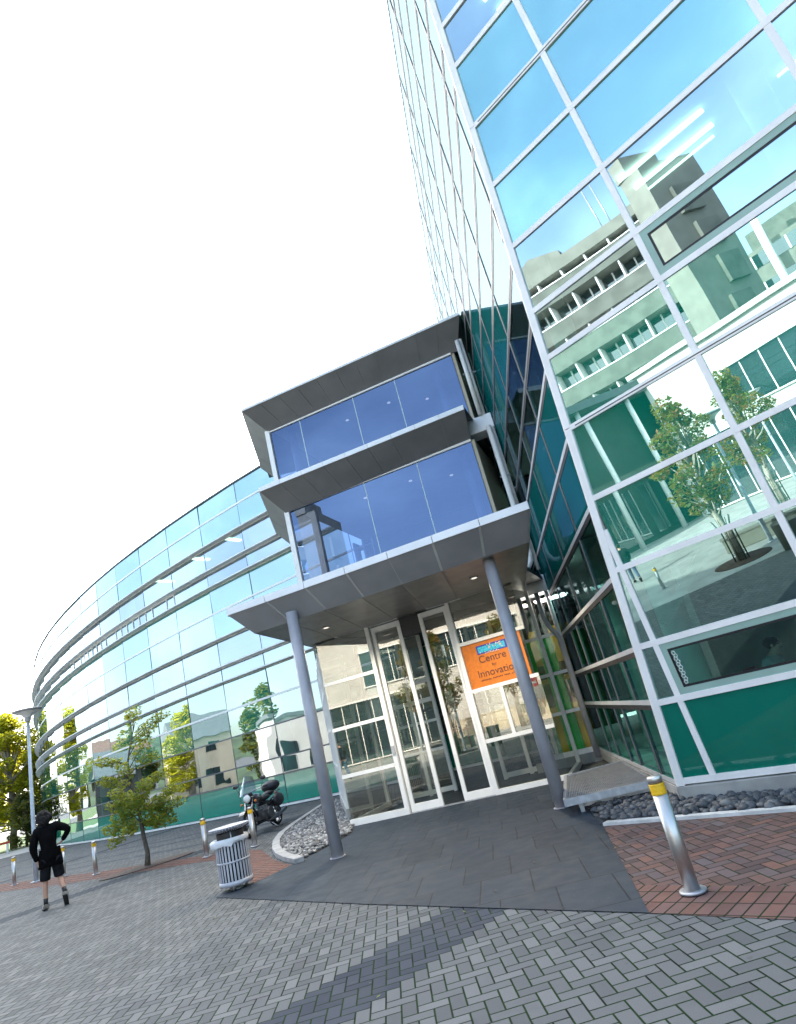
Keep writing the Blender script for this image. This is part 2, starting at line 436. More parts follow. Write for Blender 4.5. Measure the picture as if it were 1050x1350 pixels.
# ================================================================== SETTING: ground
def sheet(name, pts, z, mat):
    b = MB(); b.poly([(p[0], p[1], z) for p in pts]); o = b.build(name, mat)
    me = o.data
    if me.polygons[0].normal.z < 0: me.flip_normals()
    return struct(o)
def ground():
    b = MB(); R = 420
    b.poly([(-R,-R,0), (R,-R,0), (R,R,0), (-R,R,0)]); struct(b.build('plaza_ground', M['pavers']))
    o = V((.7152,-.6989)); e = V((.69,-.72)).normalized()
    # slate apron before the doors
    sheet('slate_paving', [(-3.95,10.17), (-1.37,7.53), (1.0,5.2), (1.34,7.9), (1.52,9.9), (1.62,12.95), (-2.55,14.25), (-2.36,13.2), (-2.72,12.16), (-3.13,11.24), (-3.46,10.5)], .008, M['slate'])
    # brick field and its border (right)
    k0 = V((1.353,8.341)); far = 9
    f0 = V((1.0,5.2)); nn = V((.7,.714)).normalized()
    bo = f0 + nn*.63
    def xr(p):  # point on slate edge at the border's top
        return (1.0 + (p.y - 5.2)*.126, p.y)
    sheet('brick_border', [tuple(f0), tuple(f0 + e*far), tuple(f0 + e*far + nn*.62), (1.085, 5.90)], .004, M['brickborder'])
    sheet('brick_paving', [(1.085,5.90), tuple(f0 + e*far + nn*.62), tuple(k0 + o*far), (1.40,8.30)], .004, M['brick'])
    # red band curving past the bin and along the building
    inner = [(-3.04,11.25), (-3.40,11.85), (-3.75,12.55), (-4.1,13.4), (-4.5,14.35), (-5.9,15.62), (-8.2,17.2), (-10.0,18.37), (-13.2,20.8), (-16.3,23.2), (-24,30.6)]
    outer = [(-3.5,10.55), (-4.0,11.6), (-4.35,12.6), (-4.7,13.45), (-5.05,14.2), (-6.3,15.05), (-8.9,16.55), (-10.6,17.6), (-13.9,20.0), (-16.9,22.4), (-24.9,29.9)]
    b = MB()
    for i in range(len(inner)-1):
        b.poly([(*outer[i],.004), (*inner[i],.004), (*inner[i+1],.004), (*outer[i+1],.004)])
    o_ = b.build('red_paving_band', M['redband']); o_.data.update(); struct(o_)
    if o_.data.polygons[0].normal.z < 0: o_.data.flip_normals()
    # narrow dark strips in the paving beside the curved building
    for nm, pts in (('dark_paving_strip', [(-25,27.5), (-12.9,21.6), (-7.28,18.57), (-4.7,17.0)]), ('dark_paving_strip', [(-28,30.5), (-13.7,23.2), (-8.8,21.2), (-4.8,19.2)]), ('dark_paving_strip', [(-30,35.2), (-17.2,27.4), (-10.7,23.4), (-5.4,21.4)])):
        b = MB()
        for p, q in zip(pts[:-1], pts[1:]):
            b.poly([(p[0], p[1], .004), (q[0], q[1], .004), (q[0]+.06, q[1]+.26, .004), (p[0]+.06, p[1]+.26, .004)])
        o_ = b.build(nm, M['slate']); struct(o_)
        if o_.data.polygons[0].normal.z < 0: o_.data.flip_normals()
    # sunlit pale path and lawn beyond the far end of the curved building
    sheet('pale_path', [(-60,47), (-24.5,44.2), (-24,50), (-34,54), (-70,62)], .006, M['palepave'])
    sheet('lawn', [(-150,62), (-70,62), (-34,54), (-24,60), (-10,120), (-150,140)], .006, M['grass'])
    # pale plaza paving behind the viewer's left, seen in the glass
    sheet('pale_plaza_paving', [(-9.6,-14.2), (-7.0,-3), (-9.5,6.5), (-18,16), (-40,26), (-60,24), (-60,-40), (-9,-40)], .004, M['palepave'])
    # grass strip behind low wall
    sheet('grass_strip', [(-7,-14.9), (-20,-14.9), (-20,-24), (-7,-24)], .012, M['grass'])
    # gravel bed by the left column + kerb
    ko = [(-3.02,11.27), (-3.38,11.90), (-3.70,12.59), (-4.0,13.45), (-4.31,14.63), (-4.50,15.82), (-4.56,17.2), (-4.55,18.9), (-4.5,21.5)]
    kerb = MB(); w = .16
    for (p, q) in zip(ko[:-1], ko[1:]):
        p, q = V(p), V(q)
    pts_o = [V(p) for p in ko]; pts_i = []
    for i, p in enumerate(pts_o):
        t = (pts_o[min(i+1, len(ko)-1)] - pts_o[max(i-1, 0)]).normalized(); pts_i.append(p + V((t.y, -t.x))*w)
    for i in range(len(ko)-1):
        a, b_, c, d = pts_o[i], pts_o[i+1], pts_i[i+1], pts_i[i]
        kerb.prism([(a.x,a.y,.001), (b_.x,b_.y,.001), (c.x,c.y,.001), (d.x,d.y,.001)], (0,0,.085))
    struct(kerb.build('kerb', M['kerb'], bevel=.012))
    bed = [tuple(p) for p in pts_i] + [(-3.6,21.4), (-3.0,17.0), (-2.48,14.27), (-2.40,13.2), (-2.76,12.16), (-3.0,11.5)]
    sheet('gravel_bed', bed, .010, M['soil'])
    def inside(x, y, P):
        c = False; j = len(P)-1
        for i in range(len(P)):
            if (P[i][1] > y) != (P[j][1] > y) and x < (P[j][0]-P[i][0])*(y-P[i][1])/(P[j][1]-P[i][1]) + P[i][0]: c = not c
            j = i
        return c
    g = MB(); R_ = random.Random(3)
    def stones(g, P, n, r0, r1, zb):
        xs = [p[0] for p in P]; ys = [p[1] for p in P]; k = 0
        while k < n:
            x, y = R_.uniform(min(xs), max(xs)), R_.uniform(min(ys), max(ys))
            if not inside(x, y, P): continue
            k += 1; r = R_.uniform(r0, r1); a = R_.uniform(0, pi)
            R3 = Matrix.Rotation(a, 3, 'Z') @ Matrix.Rotation(R_.uniform(-.5,.5), 3, 'X')
            g.blob((x, y, zb + r*.35 + R_.uniform(0, r*.7)), (r*R_.uniform(.8,1.5), r*R_.uniform(.7,1.1), r*R_.uniform(.45,.8)), 6, 4, R3)
    stones(g, [p for p in bed if True], 3800, .022, .045, .012)
    struct(g.build('gravel', M['gravel']), 'stuff')
    # pebble trough beside the tower + pale edge
    t0 = V((1.40,8.30)); pe = MB()
    pe.obox((t0.x, t0.y, .001), (o.x*9, o.y*9, 0), (.07,.0716,0), (0,0,.035))
    struct(pe.build('pale_kerb', M['whitekerb']))
    tr = [(1.46,8.40), (1.46+o.x*6, 8.40+o.y*6), (2.6+o.x*6, 9.55+o.y*6), (2.7,9.6), (2.85,13.6), (1.66,13.2), (1.55,9.9)]
    sheet('pebble_trough', tr, .012, M['soil'])
    g = MB(); stones(g, [(1.46,8.40), (1.46+o.x*3.2, 8.40+o.y*3.2), (2.35+o.x*3.2, 9.2+o.y*3.2), (2.55,9.4), (2.6,11.0), (1.64,11.0), (1.55,9.9)], 2300, .026, .060, .012)
    struct(g.build('pebbles', M['pebble']), 'stuff')
    # far wooded hills
    b = MB(); N = 40
    for i in range(N+1):
        a = rad(150 + 190*i/N); r = 330
        h = 20 + 9*sin(i*.7) + 6*sin(i*1.9+1)
        c, s_ = cos(a), sin(a)
        for rr, hh in ((r-110, -1), (r-60, h*.55), (r, h), (r+70, h*.7), (r+70, -1)): b.v.append(V((c*rr, s_*rr + 20, hh)))
    for i in range(N):
        for k in range(4): b.f.append([i*5+k, i*5+k+1, (i+1)*5+k+1, (i+1)*5+k]); b.m.append(0); b.sm.append(True)
    struct(b.build('hills', M['hillmat']))
ground()

# ================================================================== GLASS TOWER
P0 = V((2.42, 8.396, .195)); dL = V((.07238,.99738,0)); nL = V((-.99738,.07238,0))
outR = V((.7152,-.6989,0)); nh = V((-.6989,-.7152,0)); TIL = rad(8.0)
nR = nh*cos(TIL) - V((0,0,1))*sin(TIL); upR = nh*sin(TIL) + V((0,0,cos(TIL)))
KU = -(upR.dot(nL))/(outR.dot(nL))             # corner line in the right face: u = KU*v
ridge = upR + outR*KU                           # per unit v
def RP(u, v, d=0.): return P0 + outR*u + upR*v + nR*d
def LP(w, z, d=0.): return V((P0.x, P0.y, 0)) + dL*w + nL*d + V((0,0,z))
RW = ridge.dot(dL)/ridge.z                      # ridge along dL per metre of height (from P0.z)
ZT = 15.95
def ridge_w(z): return RW*(z - P0.z)

def clip(poly, f):
    """keep part of 2-d polygon where f(p) >= 0 (f linear)"""
    out = []
    for i in range(len(poly)):
        a, b = poly[i], poly[(i+1) % len(poly)]; fa, fb = f(a), f(b)
        if fa >= 0: out.append(a)
        if (fa > 0 > fb) or (fa < 0 < fb):
            t = fa/(fa - fb); out.append((a[0] + (b[0]-a[0])*t, a[1] + (b[1]-a[1])*t))
    return out

def tower():
    T = thing('glass_tower', 'tall glass office tower with pale aluminium grid and leaning prow corner', 'building', (2.42, 8.396, 0))
    R_ = random.Random(5)
    V_ = [.05,.97,1.65,2.604,3.53,4.475,5.44,6.10,7.045,7.965,8.88,9.83,10.49,11.44,12.36,13.28,14.22,14.88,15.83]
    U_ = [.45,2.29,4.2,6.1,8.0,9.9,11.8,13.7]
    rows_vis = {1,2,6,7,11,12,16,17}
    stuff = MB(); npan = 0
    zr = V_[-1]
    # right face panes, windows
    for ci in range(len(U_)):
        ulo = -1.0 if ci == 0 else U_[ci-1]; uhi = U_[ci]
        for ri in range(len(V_)-1):
            v0, v1 = V_[ri], V_[ri+1]
            pl = clip([(ulo+.03, v0+.03), (uhi-.03, v0+.03), (uhi-.03, v1-.03), (ulo+.03, v1-.03)], lambda p: p[0] - KU*p[1] - .07)
            if len(pl) < 3: continue
            vis = ri in rows_vis
            cx = sum(p[0] for p in pl)/len(pl); cy = sum(p[1] for p in pl)/len(pl)
            ta, tb = R_.gauss(0,.0034), R_.gauss(0,.0030)
            pts = [RP(p[0], p[1], -.008 + (p[0]-cx)*ta + (p[1]-cy)*tb) for p in pl]
            win = vis and ri in (1,6,11,16) and ((ri == 1 and ci >= 1) or ci >= 2) and ci <= 3
            if win:
                w = MB()
                def rect(a, b, d, wd, m=0):
                    # ring between rectangle a and inset wd
                    u0, q0, u1, q1 = a
                    for (x0,y0,x1,y1) in ((u0,q0,u1,q0+wd), (u0,q1-wd,u1,q1), (u0,q0+wd,u0+wd,q1-wd), (u1-wd,q0+wd,u1,q1-wd)):
                        w.obox(RP(x0,y0,-.014), outR*(x1-x0), upR*(y1-y0), nR*d, m)
                u0, u1 = ulo+.034, uhi-.034
                rect((u0, v0+.034, u1, v1-.034), None, .019, .075)
                wo = w.build('window', M['winframe'], T)
                w = MB(); rect((u0+.075, v0+.109, u1-.075, v1-.109), None, .014, .026)
                w.build('gasket', M['gap'], wo)
                w = MB(); i_ = .1
                w.poly([RP(u0+i_, v0+.134, -.006), RP(u1-i_, v0+.134, -.006), RP(u1-i_, v1-.134, -.006), RP(u0+i_, v1-.134, -.006)])
                w.build('pane', M['g_strip'] if ri == 1 else M['g_vis'], wo)
                if ri == 1 and ci == 1:
                    w = MB()   # pale looped lettering down the edge of the window
                    for k in range(11):
                        c = RP(u0+.135 + (.010 if k % 2 else -.004), v0+.165 + k*.0345, .003)
                        pts_ = [c + outR*(.021*cos(a)) + upR*(.019*sin(a)) for a in [2*pi*q/10 for q in range(10)]]
                        w.path(pts_, .0045, 5, closed=True, caps=False)
                    w.build('lettering', M['whitepaint'], wo)
                npan += 1; continue
            mat = M['g_vlow'] if ri in (1, 2) else M['g_vis'] if vis else (M['g_low'] if ri == 0 else M['g_sp'])
            if ci <= 2 and v0 < 11.5 and npan < 46:
                b = MB(); b.poly(pts); b.build('glass_pane', mat, T); npan += 1
            else:
                stuff.poly(pts, 0 if vis else (2 if ri == 0 else 1))
    # right face grid
    U9 = 13.7
    for i, v in enumerate(V_):
        h = .07; b = MB()
        us = KU*v + .04
        b.obox(RP(us, v-h/2, -.05), outR*(U9-us), upR*h, nR*.064)
        b.build('transom', M['towerframe'], T)
        if v in (4.475, 8.88, 13.28):
            b = MB(); b.obox(RP(us+.1, v-.012, .0), outR*(U9-us-.1), upR*.012, nR*.0165); b.build('joint', M['gap'], T)
    for i, u in enumerate(U_):
        vtop = zr
        if u == .45: vtop = (u-.08)/KU
        h = .072; b = MB()
        for v0, v1 in zip(V_[:-1], V_[1:]):
            if v0 > vtop: break
            b.obox(RP(u-h/2, v0+.035, -.05), outR*h, upR*(min(v1, vtop)-v0-.07), nR*.061)
        b.build('mullion', M['towerframe'], T)
    # corner column along the leaning ridge
    b = MB(); w = .075
    def cpt(v): return RP(KU*v, v)
    v0, v1 = -.0, zr+.12
    for (v0, v1) in ((0.0, 4.47), (4.482, 8.87), (8.882, 13.27), (13.282, zr+.1)):
        base = [cpt(v0) + nL*.018 + nR*.016, cpt(v0) + outR*w + nR*.018, cpt(v0) + outR*w - nR*.05, cpt(v0) + outR*.02 - nR*.05 + dL*.04, cpt(v0) + dL*w - nL*.05, cpt(v0) + dL*w + nL*.018]
        b.prism(base, ridge*(v1 - v0))
    b.build('corner_post', M['towerframe'], T)
    # left face
    Z_ = [.22,1.17,1.82,2.70,3.62,4.55,5.50,6.18,7.10,8.03,8.97,9.90,10.58,11.5,12.42,13.35,14.28,14.95,15.9]
    Y_ = [7.22,9.15,11.07,13.1,15.05,17.0,18.95,20.9,22.85,24.8]
    W_ = [(y - 8.396)/.99738 for y in Y_]
    n2 = 0
    for ci in range(len(W_)):
        wlo = -3.2 if ci == 0 else W_[ci-1]; whi = W_[ci]
        for ri in range(len(Z_)-1):
            z0, z1 = Z_[ri], Z_[ri+1]
            cols = [(wlo, whi)]
            if z1 <= 2.75: 
                mid = {2: 10.4, 3: 12.2}.get(ci)
                if mid: m_ = (mid - 8.396)/.99738; cols = [(wlo, m_), (m_, whi)]
            for a, c in cols:
                pl = clip([(a+.03, z0+.03), (c-.03, z0+.03), (c-.03, z1-.03), (a+.03, z1-.03)], lambda p: p[0] - ridge_w(p[1]) - .07)
                if len(pl) < 3: continue
                vis = ri in (1,2,6,7,11,12,16,17)
                ta, tb = R_.gauss(0,.0010), R_.gauss(0,.0010)
                cx = sum(p[0] for p in pl)/len(pl); cy = sum(p[1] for p in pl)/len(pl)
                pts = [LP(p[0], p[1], -.003 + (p[0]-cx)*ta + (p[1]-cy)*tb) for p in pl][::-1]
                if ci <= 4 and z0 < 11.5 and n2 < 54:
                    b = MB(); b.poly(pts); b.build('glass_pane', M['gL_vis'] if vis or ri < 4 else M['gL_sp'], T); n2 += 1
                else: stuff.poly(pts, 3 if vis else 4)
    for z in Z_:
        b = MB(); w0 = ridge_w(z) + .07; w1 = W_[-1]
        if z < 3: w1 = 16.4
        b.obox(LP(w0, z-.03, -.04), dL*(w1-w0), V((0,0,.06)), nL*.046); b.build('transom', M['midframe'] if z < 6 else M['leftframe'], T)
        if z < 15:
            b = MB(); b.obox(LP(w0, z-.094, -.035), dL*(w1-w0), V((0,0,.064)), nL*.037); b.build('joint', M['gap'], T)
    extra = [((10.4-8.396)/.99738, .22, 2.70), ((12.2-8.396)/.99738, .22, 2.70)]
    for w, za, zb in [(w, .22, ZT) for w in W_] + extra:
        b = MB(); gk = MB()
        if w < .1:
            za = P0.z + (w - .15)/RW
        for z0, z1 in zip(Z_[:-1], Z_[1:]):
            lo, hi = max(z0, za)+.031, min(z1, zb)-.095
            if hi - lo < .05: continue
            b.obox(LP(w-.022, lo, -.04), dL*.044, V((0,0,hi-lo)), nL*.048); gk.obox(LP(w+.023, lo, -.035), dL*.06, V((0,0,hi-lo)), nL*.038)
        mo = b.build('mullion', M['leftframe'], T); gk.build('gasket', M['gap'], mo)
    stuff_o = stuff.build('glass_panes', [M['g_vis'], M['g_sp'], M['g_low'], M['gL_vis'], M['gL_sp']], T); stuff_o['kind'] = 'stuff'
    # base: concrete slab edge, recessed plinth
    b = MB()
    b.obox(RP(-.02,-.17,-.3), outR*13.8, upR*.165, nR*.34)
    b.build('slab_edge', M['concrete'], T)
    b = MB(); b.obox(LP(.08,.03,-.32), dL*16.3, V((0,0,.15)), nL*.345); b.build('slab_edge', M['concrete'], T)
    b = MB()
    q = P0 - nh*.55
    b.prism([(q.x+.1, q.y+.25, -.05), (q.x+outR.x*13, q.y+outR.y*13, -.05), (q.x+outR.x*13+2, q.y+outR.y*13+2, -.05), (q.x+3.5, q.y+16, -.05), (q.x+1.0, q.y+16, -.05)], (0,0,.14))
    b.build('plinth', M['concrete'], T)
    # floors, core, ceilings
    for zf in (.20, 4.62, 9.05, 13.45, 15.86):
        b = MB(); t = .32 if zf > 1 else .05
        def in_(u, z, off): 
            v = (z - P0.z)/cos(TIL); p = RP(u, v, -off); return (p.x, p.y, z)
        z = zf - t; k = KU*(z - P0.z)/cos(TIL)
        a = in_(k+.38, z, .22); c = in_(13.4, z, .22)
        ww = ridge_w(z) + .35
        p1 = LP(ww, z, -.18); p2 = LP(16.3, z, -.18)
        e = V((c[0]+9, c[1]+9, z))
        b.prism([a, c, tuple(e), tuple(p2), tuple(p1)], (0,0,t-.004))
        b.build('floor_slab', M['ceiling'], T)
    b = MB()
    cb = P0 - nh*6.5 + outR*2.5
    b.prism([(cb.x, cb.y, .2), (cb.x+outR.x*10, cb.y+outR.y*10, .2), (cb.x+outR.x*10+5, cb.y+outR.y*10+5, .2), (cb.x+2.4, cb.y+9.5, .2), (cb.x-.6, cb.y+9.0, .2)], (0,0,15.4))
    b.build('core_wall', M['intwall'], T)
    b = MB(); b.obox(LP(16.3,.2,-8), V((0,.15,0)), nL*8, V((0,0,15.7))); b.build('end_wall', M['intwall'], T)
    b = MB()
    p = RP(13.7,0); b.obox((p.x+.05, p.y-.05, .2), (9,9,0), (.1,-.1,0), (-1.2*.0,0,15.5)); b.build('end_wall', M['intwall'], T)
    b = MB()   # roof parapet
    k = KU*zr
    b.obox(RP(k, zr+.05, -.3), outR*(13.7-k), upR*.12, nR*.36); b.obox(LP(ridge_w(ZT)+.1, ZT, -.3), dL*(16.2-ridge_w(ZT)), V((0,0,.04)), nL*.305)
    b.build('parapet', M['towerframe'], T)
    # round columns and lit ceiling strips inside
    for (x, y) in ((3.33,9.1), (5.9,6.6), (3.6,12.8)):
        b = MB()
        for z0, z1 in ((.2,4.25), (4.62,8.7), (9.05,13.1)): b.tube((x - .0*z0, y, z0), (x, y, z1), .2, n=16)
        b.build('column', M['whitepaint'], T)
    for i, (px, py, L) in enumerate(((4.62,8.08,1.38), (4.95,8.33,1.30), (5.22,8.44,1.1), (6.6,6.9,1.3))):
        b = MB(); b.obox((px, py, 8.66), outR*L, nh*-(.075 if i < 2 else .025), (0,0,.03)); b.build('ceiling_light_or_fill', M['fluor'], T)
    for i, (px, py) in enumerate(((3.70,7.95), (3.98,8.2))):
        b = MB(); b.obox((px, py, 13.06), outR*1.0, nh*-.08, (0,0,.03)); b.build('ceiling_light_or_fill', M['fluor'], T)
    # a pale beam rising across the ground-floor interior
    b = MB(); b.bar((3.0,8.6,2.05), (4.6,8.3,3.6), .09, .12); b.build('brace', M['whitepaint'], T)
    return T
M['winframe'] = pm('pale_green_window_frame', (.30,.44,.38), .4, 0, .05, 4)
tower()

# ================================================================== CURVED BUILDING
CC = V((39.5,96,0)); CR = 84.644; CA0 = rad(-147.0322); CDA = 2.68/CR
def CP(k, z=0., off=0.):
    a = CA0 + k*CDA; r = CR + off
    return V((CC.x + r*sin(a), CC.y + r*cos(a), z))
def curved():
    T = thing('curved_glass_building', 'long low curved building of pale green mirror glass with grey sunshade fins', 'building', tuple(CP(2)))
    R_ = random.Random(9)
    Z_ = [.10,1.12,1.72,2.90,3.96,5.10,5.72,6.85,8.02,9.12,9.85,10.95,12.1,13.05]
    vis = {1,2,5,6,9,10}
    K0, K1 = -4, 20
    stuff = MB()
    for k in range(K0, K1):
        for r in range(len(Z_)-1):
            z0, z1 = Z_[r], Z_[r+1]
            ta, tb = R_.gauss(0,.005), R_.gauss(0,.004); kk = .012/2.68
            o0, o1 = -ta, ta
            pts = [CP(k+kk, z0+.015, o0-tb), CP(k+1-kk, z0+.015, o1-tb), CP(k+1-kk, z1-.015, o1+tb), CP(k+kk, z1-.015, o0+tb)]
            n = (pts[1]-pts[0]).cross(pts[2]-pts[0])
            if n.dot(pts[0] - CC) < 0: pts = pts[::-1]
            mi = 0 if r in vis else (2 if r == 0 else 1)
            if -2 <= k <= 5 and r < 13:
                b = MB(); b.poly(pts); b.build('glass_pane', (M['gC_vis'], M['gC_sp'], M['gC_low'])[mi], T)
            else: stuff.poly(pts, mi)
    so = stuff.build('glass_panes', [M['gC_vis'], M['gC_sp'], M['gC_low']], T); so['kind'] = 'stuff'
    def ring(name, z, h, o0, o1, mat, k0=K0, k1=K1):
        b = MB()
        for k in range(k0, k1):
            P = [CP(k, z-h/2, o0), CP(k+1, z-h/2, o0), CP(k+1, z-h/2, o1), CP(k, z-h/2, o1)]
            b.prism(P, (0,0,h))
        return b.build(name, mat, T)
    for z in (10.95, 9.85, 9.12, 6.85, 5.72, 5.10):
        ring('sunshade_fin', z, .045, .03, .30, M['fin']); ring('transom', z, .10, -.04, .028, M['frame'])
    for z in (12.1, 8.02, 3.96): ring('transom', z, .075, -.04, .03, M['frame'])
    for z in (2.90, 1.72, 1.12): ring('transom', z, .05, -.04, .035, M['leftframe'])
    ring('coping', 13.09, .07, -.25, .05, M['leftframe'])
    ring('sill', .06, .07, -.10, .06, M['frame']); ring('plinth', .012, .02, -.1, .05, M['gap'])
    for k in range(K0, K1+1):
        b = MB(); p = CP(k, .1, -.02); q = CP(k, 13.05, -.02)
        b.bar(p, q, .035, .05, up=(CP(k,0,1)-CP(k,0,0)))
        b.build('mullion', M['joint'], T)
    # white opening lights in the strip under the middle fin
    for k in range(2, 7):
        b = MB()
        for f in (0, .25, .5, .75):
            if k % 2 == 0 and f == .5: continue
            p = CP(k+f, 9.16, .01); q = CP(k+f, 9.80, .01); b.bar(p, q, .05, .03, up=(CP(k,0,1)-CP(k,0,0)))
        b.bar(CP(k+.0, 9.77, .012), CP(k+1, 9.77, .012), .03, .04)
        b.build('vent_frame', M['frame'], T)
    for zf in (.05, 4.1, 8.25, 12.3):
        b = MB()
        for k in range(K0, K1): b.prism([CP(k, zf, -.25), CP(k+1, zf, -.25), CP(k+1, zf, -7), CP(k, zf, -7)], (0,0,.2 if zf > 1 else .04))
        b.build('floor_slab', M['ceiling'], T)
    b = MB()
    for k in range(K0, K1): b.prism([CP(k, .1, -7), CP(k+1, .1, -7), CP(k+1, .1, -7.3), CP(k, .1, -7.3)], (0,0,12.6))
    b.build('inner_wall', M['intwall'], T)
    b = MB(); b.prism([CP(K0, 12.95,-.2)] + [CP(k, 12.95, -.2) for k in range(K0+1, K1+1)] + [CP(k, 12.95, -7.3) for k in range(K1, K0-1, -1)], (0,0,.08)); b.build('roof', M['greyroof'], T)
    for kk in (K0, K1):
        b = MB(); b.prism([CP(kk,.1,-.06), CP(kk,.1,-7.3), CP(kk,.1,-7.3)+V((.1,.1,0)), CP(kk,.1,-.06)+V((.1,.1,0))], (0,0,12.9)); b.build('end_wall', M['intwall'], T)
    for k in (.35, 2.5, 4.6, 7):
        b = MB()
        for z0, z1 in ((.09,4.1), (4.3,8.25), (8.45,12.3)): b.tube(CP(k, z0, -1.3), CP(k, z1, -1.3), .27, n=16)
        b.build('column', M['whitepaint'], T)
    for k in (1.5, 2.6, 4.0):
        for z in (12.26, 8.21):
            b = MB(); b.bar(CP(k, z, -1.2), CP(k+.08, z, -3.4), .22, .05); b.build('ceiling_light_or_fill', M['fluor'], T)
M['fin'] = pm('grey_green_fin', (.80,.82,.80), .5, .0, .1, 2)
M['joint'] = pm('dark_silicone_joint', (.05,.08,.09), .5, 0, .1, 6)
curved()

# ================================================================== ENTRANCE PAVILION
rt = V((.95515,-.29612,0)); bk = V((.29612,.95515,0))
def DP(s, z, off=0., y0=13.45): return V((0,y0,0)) + rt*s + bk*off + V((0,0,z))
def pavilion():
    T = thing('entrance_pavilion', 'glazed entrance pavilion with stepped grey canopies between tower and curved building', 'building', (0, 13.45, 0))
    W = M['frame']
    def ibar(b, s0, s1, z0, z1, off=0., d=.07, y0=13.45):
        b.obox(DP(s0, z0, off - d/2, y0), rt*(s1-s0), V((0,0,z1-z0)), bk*d)
    # --- canopy: sloping front panels, flat soffit, white edge
    EL, ER = V((-3.403,11.08,4.20)), V((1.948,9.237,4.20)); KL, KR = V((-3.04,11.25,3.80)), V((1.87,9.66,3.80))
    BL, BR = V((-2.62,15.1,3.80)), V((2.36,14.6,3.80)); EBL = V((-3.05,15.1,4.20))
    def panels(name, A0, A1, B0, B1, n, mat, thick, lip=.0):
        """sloped soffit between edge line A and inner line B as one part, split by thin seams"""
        b = MB()
        for i in range(n):
            f0, f1 = i/n + .006/ (n*.16) * .16, (i+1)/n - .006/(n*.16)*.16
            q = [A0.lerp(A1, f0), A0.lerp(A1, f1), B0.lerp(B1, f1), B0.lerp(B1, f0)]
            b.prism(q, (0,0,thick))
        return b.build(name, mat, T)
    can = panels('canopy', EL, ER, KL, KR, 7, M['panel'], .05)
    b = MB()
    for i in range(7):
        f0, f1 = i/7 + .006, (i+1)/7 - .006
        b.prism([KL.lerp(KR, f0), KL.lerp(KR, f1), BL.lerp(BR, f1), BL.lerp(BR, f0)], (0,0,.05))
    b.build('flat_soffit', M['flatsoffit'], can)
    b = MB(); up = V((0,0,.016))
    for i in range(1, 7):
        b.bar(EL.lerp(ER, i/7)+up, KL.lerp(KR, i/7)+up, .07, .02); b.bar(KL.lerp(KR, i/7)+up, BL.lerp(BR, i/7)+up, .07, .02)
    b.build('panel_seam', M['seam'], can)
    b = MB(); b.prism([EL, KL, BL, EBL], (0,0,.05)); b.build('side_soffit', M['panel'], can)
    b = MB(); b.prism([ER, KR, BR, V((2.43,14.6,4.2))], (-.04,0,0.0)); b.build('side_soffit', M['panel'], can)
    dE = (ER-EL).normalized(); nE = V((dE.y, -dE.x, 0))
    b = MB()
    for i in range(7):
        p, q = EL.lerp(ER, i/7) + dE*.006, EL.lerp(ER, (i+1)/7) - dE*.006
        b.obox(p + nE*.02, q - p, -nE*.05, V((0,0,.125)))
    b.obox(EL - nE*.03, EBL - EL, V((-.04,.0,0)), V((0,0,.125)))
    b.build('fascia', M['fascia'], can)
    b = MB(); b.prism([EL+V((0,.0,.06)), ER+V((0,0,.06)), V((2.43,14.6,4.26)), EBL+V((0,0,.06))], (0,0,.05)); b.build('canopy_roof', M['greyroof'], can)
    for (x, y) in ((-1.944,12.434), (1.028,11.29)):
        b = MB(); b.lathe([(.085,0),(.085,.012),(.055,.014)], (x, y, 3.783), 20); d = b.build('downlight', M['chrome'], can)
        b = MB(); b.lathe([(.0,0),(.05,0),(.05,.006)], (x, y, 3.776), 16); b.build('lamp', M['downlight'], d)
    # --- columns
    for (x, y, zt) in ((-2.24,10.87,3.93), (1.231,10.18,3.83)):
        b = MB(); b.tube((x, y, .0), (x, y, zt), .1, n=24); c = b.build('column', M['column'], T)
        b = MB(); b.tube((x, y, .008), (x, y, .02), .125, n=24); b.build('base_plate', M['column'], c)
    # --- door wall
    def pane(name, s0, s1, z0, z1, off, mat, par, y0=13.45, t=.0):
        b = MB(); b.poly([DP(s0, z0, off, y0), DP(s1, z0, off+t, y0), DP(s1, z1, off+t, y0), DP(s0, z1, off, y0)]); return b.build(name, mat, par)
    fr = MB()
    ibar(fr, -2.70, -.55, 3.80, 3.92, -.03, .16); ibar(fr, -.27, 1.97, 3.80, 3.92, -.03, .16); h = fr.build('header', W, T, bevel=.006)
    sd = MB(); ibar(sd, -2.64, -1.31, .0, .13, 0, .14); fs = sd.build('sidelight', W, T)
    b = MB(); ibar(b, -1.40, -1.31, .13, 3.80, 0, .12); b.build('post', W, fs)
    for z in (.96, 1.91, 2.87):
        b = MB(); ibar(b, -2.64, -1.40, z-.035, z+.035, 0, .08); b.build('rail', W, fs)
    for z0, z1 in ((.13,.925), (.995,1.875), (1.945,2.835), (2.905,3.80)): pane('pane', -2.64, -1.40, z0, z1, 0, M['gD'], fs)
    # card reader on the post
    b = MB(); b.box(DP(-1.355, 1.25, -.075), (.07,.03,.16), -.3); b.build('card_reader', M['greypipe'], fs)
    # sliding doors
    def leaf(s0, s1, off, par=None):
        d = MB(); w = .085
        ibar(d, s0, s0+w, .02, 3.77, off, .055); ibar(d, s1-w, s1, .02, 3.77, off, .055)
        ibar(d, s0+w, s1-w, .02, .16, off, .055); ibar(d, s0+w, s1-w, 3.66, 3.77, off, .055)
        o = d.build('sliding_door', W, T, bevel=.004)
        pane('pane', s0+w, s1-w, .16, 3.66, off, M['gD'], o); return o
    leaf(-1.29, -.60, .04); leaf(-.16, .49, .04)
    b = MB(); ibar(b, -.60, -.16, 3.38, 3.80, .12, .2); ibar(b, -.55, -.27, 3.801, 3.94, .0, .16); b.build('door_operator', M['lobbydark'], T)
